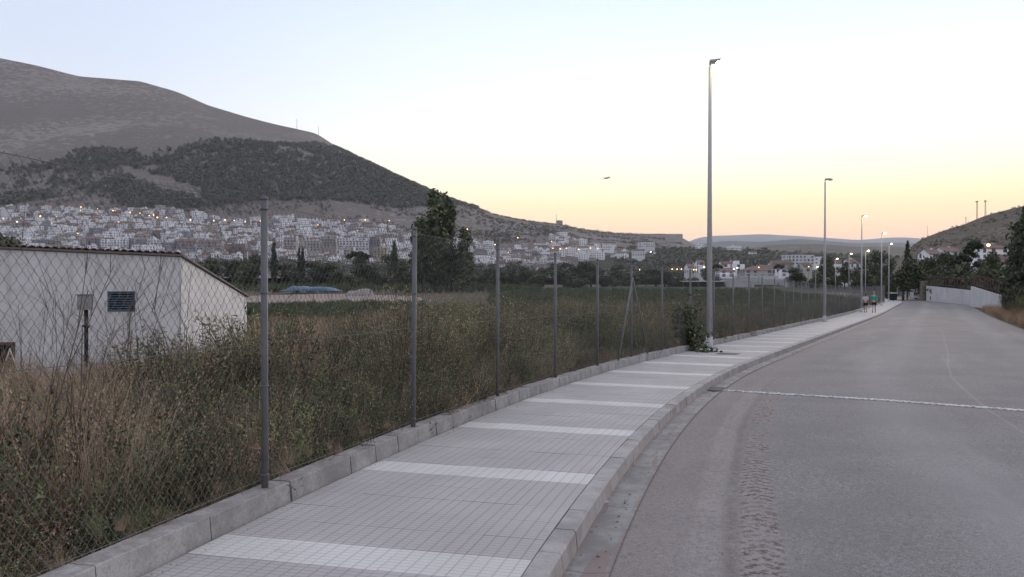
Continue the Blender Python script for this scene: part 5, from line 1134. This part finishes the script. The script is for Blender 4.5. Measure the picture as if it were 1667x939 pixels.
# ---------------------------------------------------------------- things on the road and pavement
def rp(px, py, z=0): d = (EYE-z)*F/(py-480.); return Vector(((px-CX)/F*d, d, 0))
t = NT('worn_paint', .8, .2); ps = t.pos(); c = t.mix(t.step(t.noise(ps, 9, 5, .75), .42, .56), (.27,.26,.265), (.60,.59,.58)); c = t.mix(t.math('MULTIPLY', t.step(t.noise(ps, 40, 4, .7), .5, .62), .6), c, (.2,.18,.18)); t.col(c)
a, b = rp(1178, 634, -.12), rp(1950, 696, -.12); nseg = 220; mid_ = [a.lerp(b, k/nseg) for k in range(nseg+1)]; dr = (b-a).normalized(); nn = Vector((-dr.y, dr.x, 0)); V_ = []
for k, p in enumerate(mid_):
    w1 = .085+.03*math.sin(k*1.9)+random.uniform(-.02,.02); w2 = .085+.03*math.sin(k*1.3+2)+random.uniform(-.02,.02)
    for off, dz in ((-w1, 0), (-w1*.7, .028), (w2*.7, .03), (w2, 0)):
        q = p+nn*off; s_, t2 = st_of(np.array([q.x]), np.array([q.y])); crown = float(np.interp(t2[0], [.43,1.5,3,4.6,6.2,7.7,8.15], [0,.02,.05,.06,.05,.01,-.05])); V_.append((q.x, q.y, float(zr(q.y))-.14+crown+.004+dz*.35*(.8+.5*math.sin(k*2.3))))
o = link('road_marking', grid_mesh('road_marking', np.array(V_), nseg+1, 4, 'worn_paint', smooth=False)); o['kind'] = 'structure'
simple('iron_dark', (.05,.048,.05), .6, .3, 10)
g = rp(1166, 634, -.13); gr = thing('drain_grate', 'dark iron drain grate in the gutter at the end of the worn white line', 'drain grate', (g.x, g.y, float(zr(g.y))-.128), -math.radians(21))
MB().box((0,0,0),(.24,.55,.016)).build('frame', 'iron_dark', gr)
for k in range(8): MB().box((0,-.22+.063*k,.013),(.2,.025,.012)).build('bar', 'galvanised_old', gr)
g = rp(1237, 576, 0); s_, t2 = st_of(np.array([g.x]), np.array([g.y]))
g = rp(1186, 576, 0); mh = thing('manhole_cover', 'dark rectangular inspection cover in the pavement just past the leafy shrub', 'manhole cover', (g.x, g.y, float(zr(g.y))+.003), -math.radians(27)); mh.rotation_euler.x = -.019
MB().box((0,0,0),(.62,.62,.006)).build('frame', 'concrete_kerb', mh); MB().box((0,0,.004),(.52,.52,.006)).build('lid', 'iron_dark', mh)
def litter(px, py, z, sx, sy, sz, label, m_='bag_white', nm='litter'):
    g = rp(px, py, z); m = MB(); m.ball((0,0,sz/2),(sx,sy,sz/2),7,5); m.v = [tuple(c*random.uniform(.75,1.2) for c in v) for v in m.v]; o = m.build(nm, m_); o.location = (g.x, g.y, float(zr(g.y))+z); o.rotation_euler.z = random.random()*3; o['label'] = label; o['category'] = 'litter'
litter(987, 820, -.138, .012, .035, .02, 'tiny white cigarette end lying in the gutter at the foot of the kerb')
litter(612, 660, -.38, .05, .07, .07, 'scrap of white paper caught in the weeds behind the fence, second span')
# loose stones and dust clods on the road's dirty edge
simple('grit', (.28,.225,.205), .95, .4, 20, rnd=.3); pb = MB().ball((0,0,0),(.5,.6,.4),6,4).mesh('grit', 'grit')
n = 1500; s = rng.uniform(-2, 34, n); tt3 = .46+2.0*rng.random(n)**1.7; X, Y, Z = C(s, tt3, -.138); Z = Z+np.interp(tt3, [.43,1.5,3], [0,.02,.05]); scatter('road_grit', np.stack([X, Y, Z], 1), [pb], rng.uniform(.003,.008,n)*rng.choice([1,1,1.5],n), 1, 'loose grit and dried mud on the edge of the road')
n = 700; s = rng.uniform(-2, 28, n); tt3 = np.where(rng.random(n) < .5, .178+.03*rng.random(n), .30+.12*rng.random(n)); X, Y, Z = C(s, tt3, -.135); scatter('gutter_grit', np.stack([X, Y, Z], 1), [pb], rng.uniform(.005,.02,n), 1, 'grit and leaf crumbs lying in the gutter')
n = 500; s = rng.uniform(-2, 24, n); tt3 = -2.1+.10*rng.random(n)**2; X, Y, Z = C(s, tt3, 0); scatter('pavement_grit', np.stack([X, Y, Z], 1), [pb], rng.uniform(.004,.012,n), 1, 'grit gathered against the low wall')

# ---------------------------------------------------------------- haze
hz = NT('haze'); hz.nt.nodes.clear(); vo = hz.n('ShaderNodeVolumePrincipled'); ou = hz.n('ShaderNodeOutputMaterial'); hz.l(vo.outputs[0], ou.inputs['Volume'])
vo.inputs['Color'].default_value = (.86,.90,1,1); vo.inputs['Density'].default_value = 4.0e-5; vo.inputs['Anisotropy'].default_value = .2
m = MB(); m.box((0, 0, 560),(50000, 50000, 1240)); hb = m.build('haze', 'haze', kind='stuff')
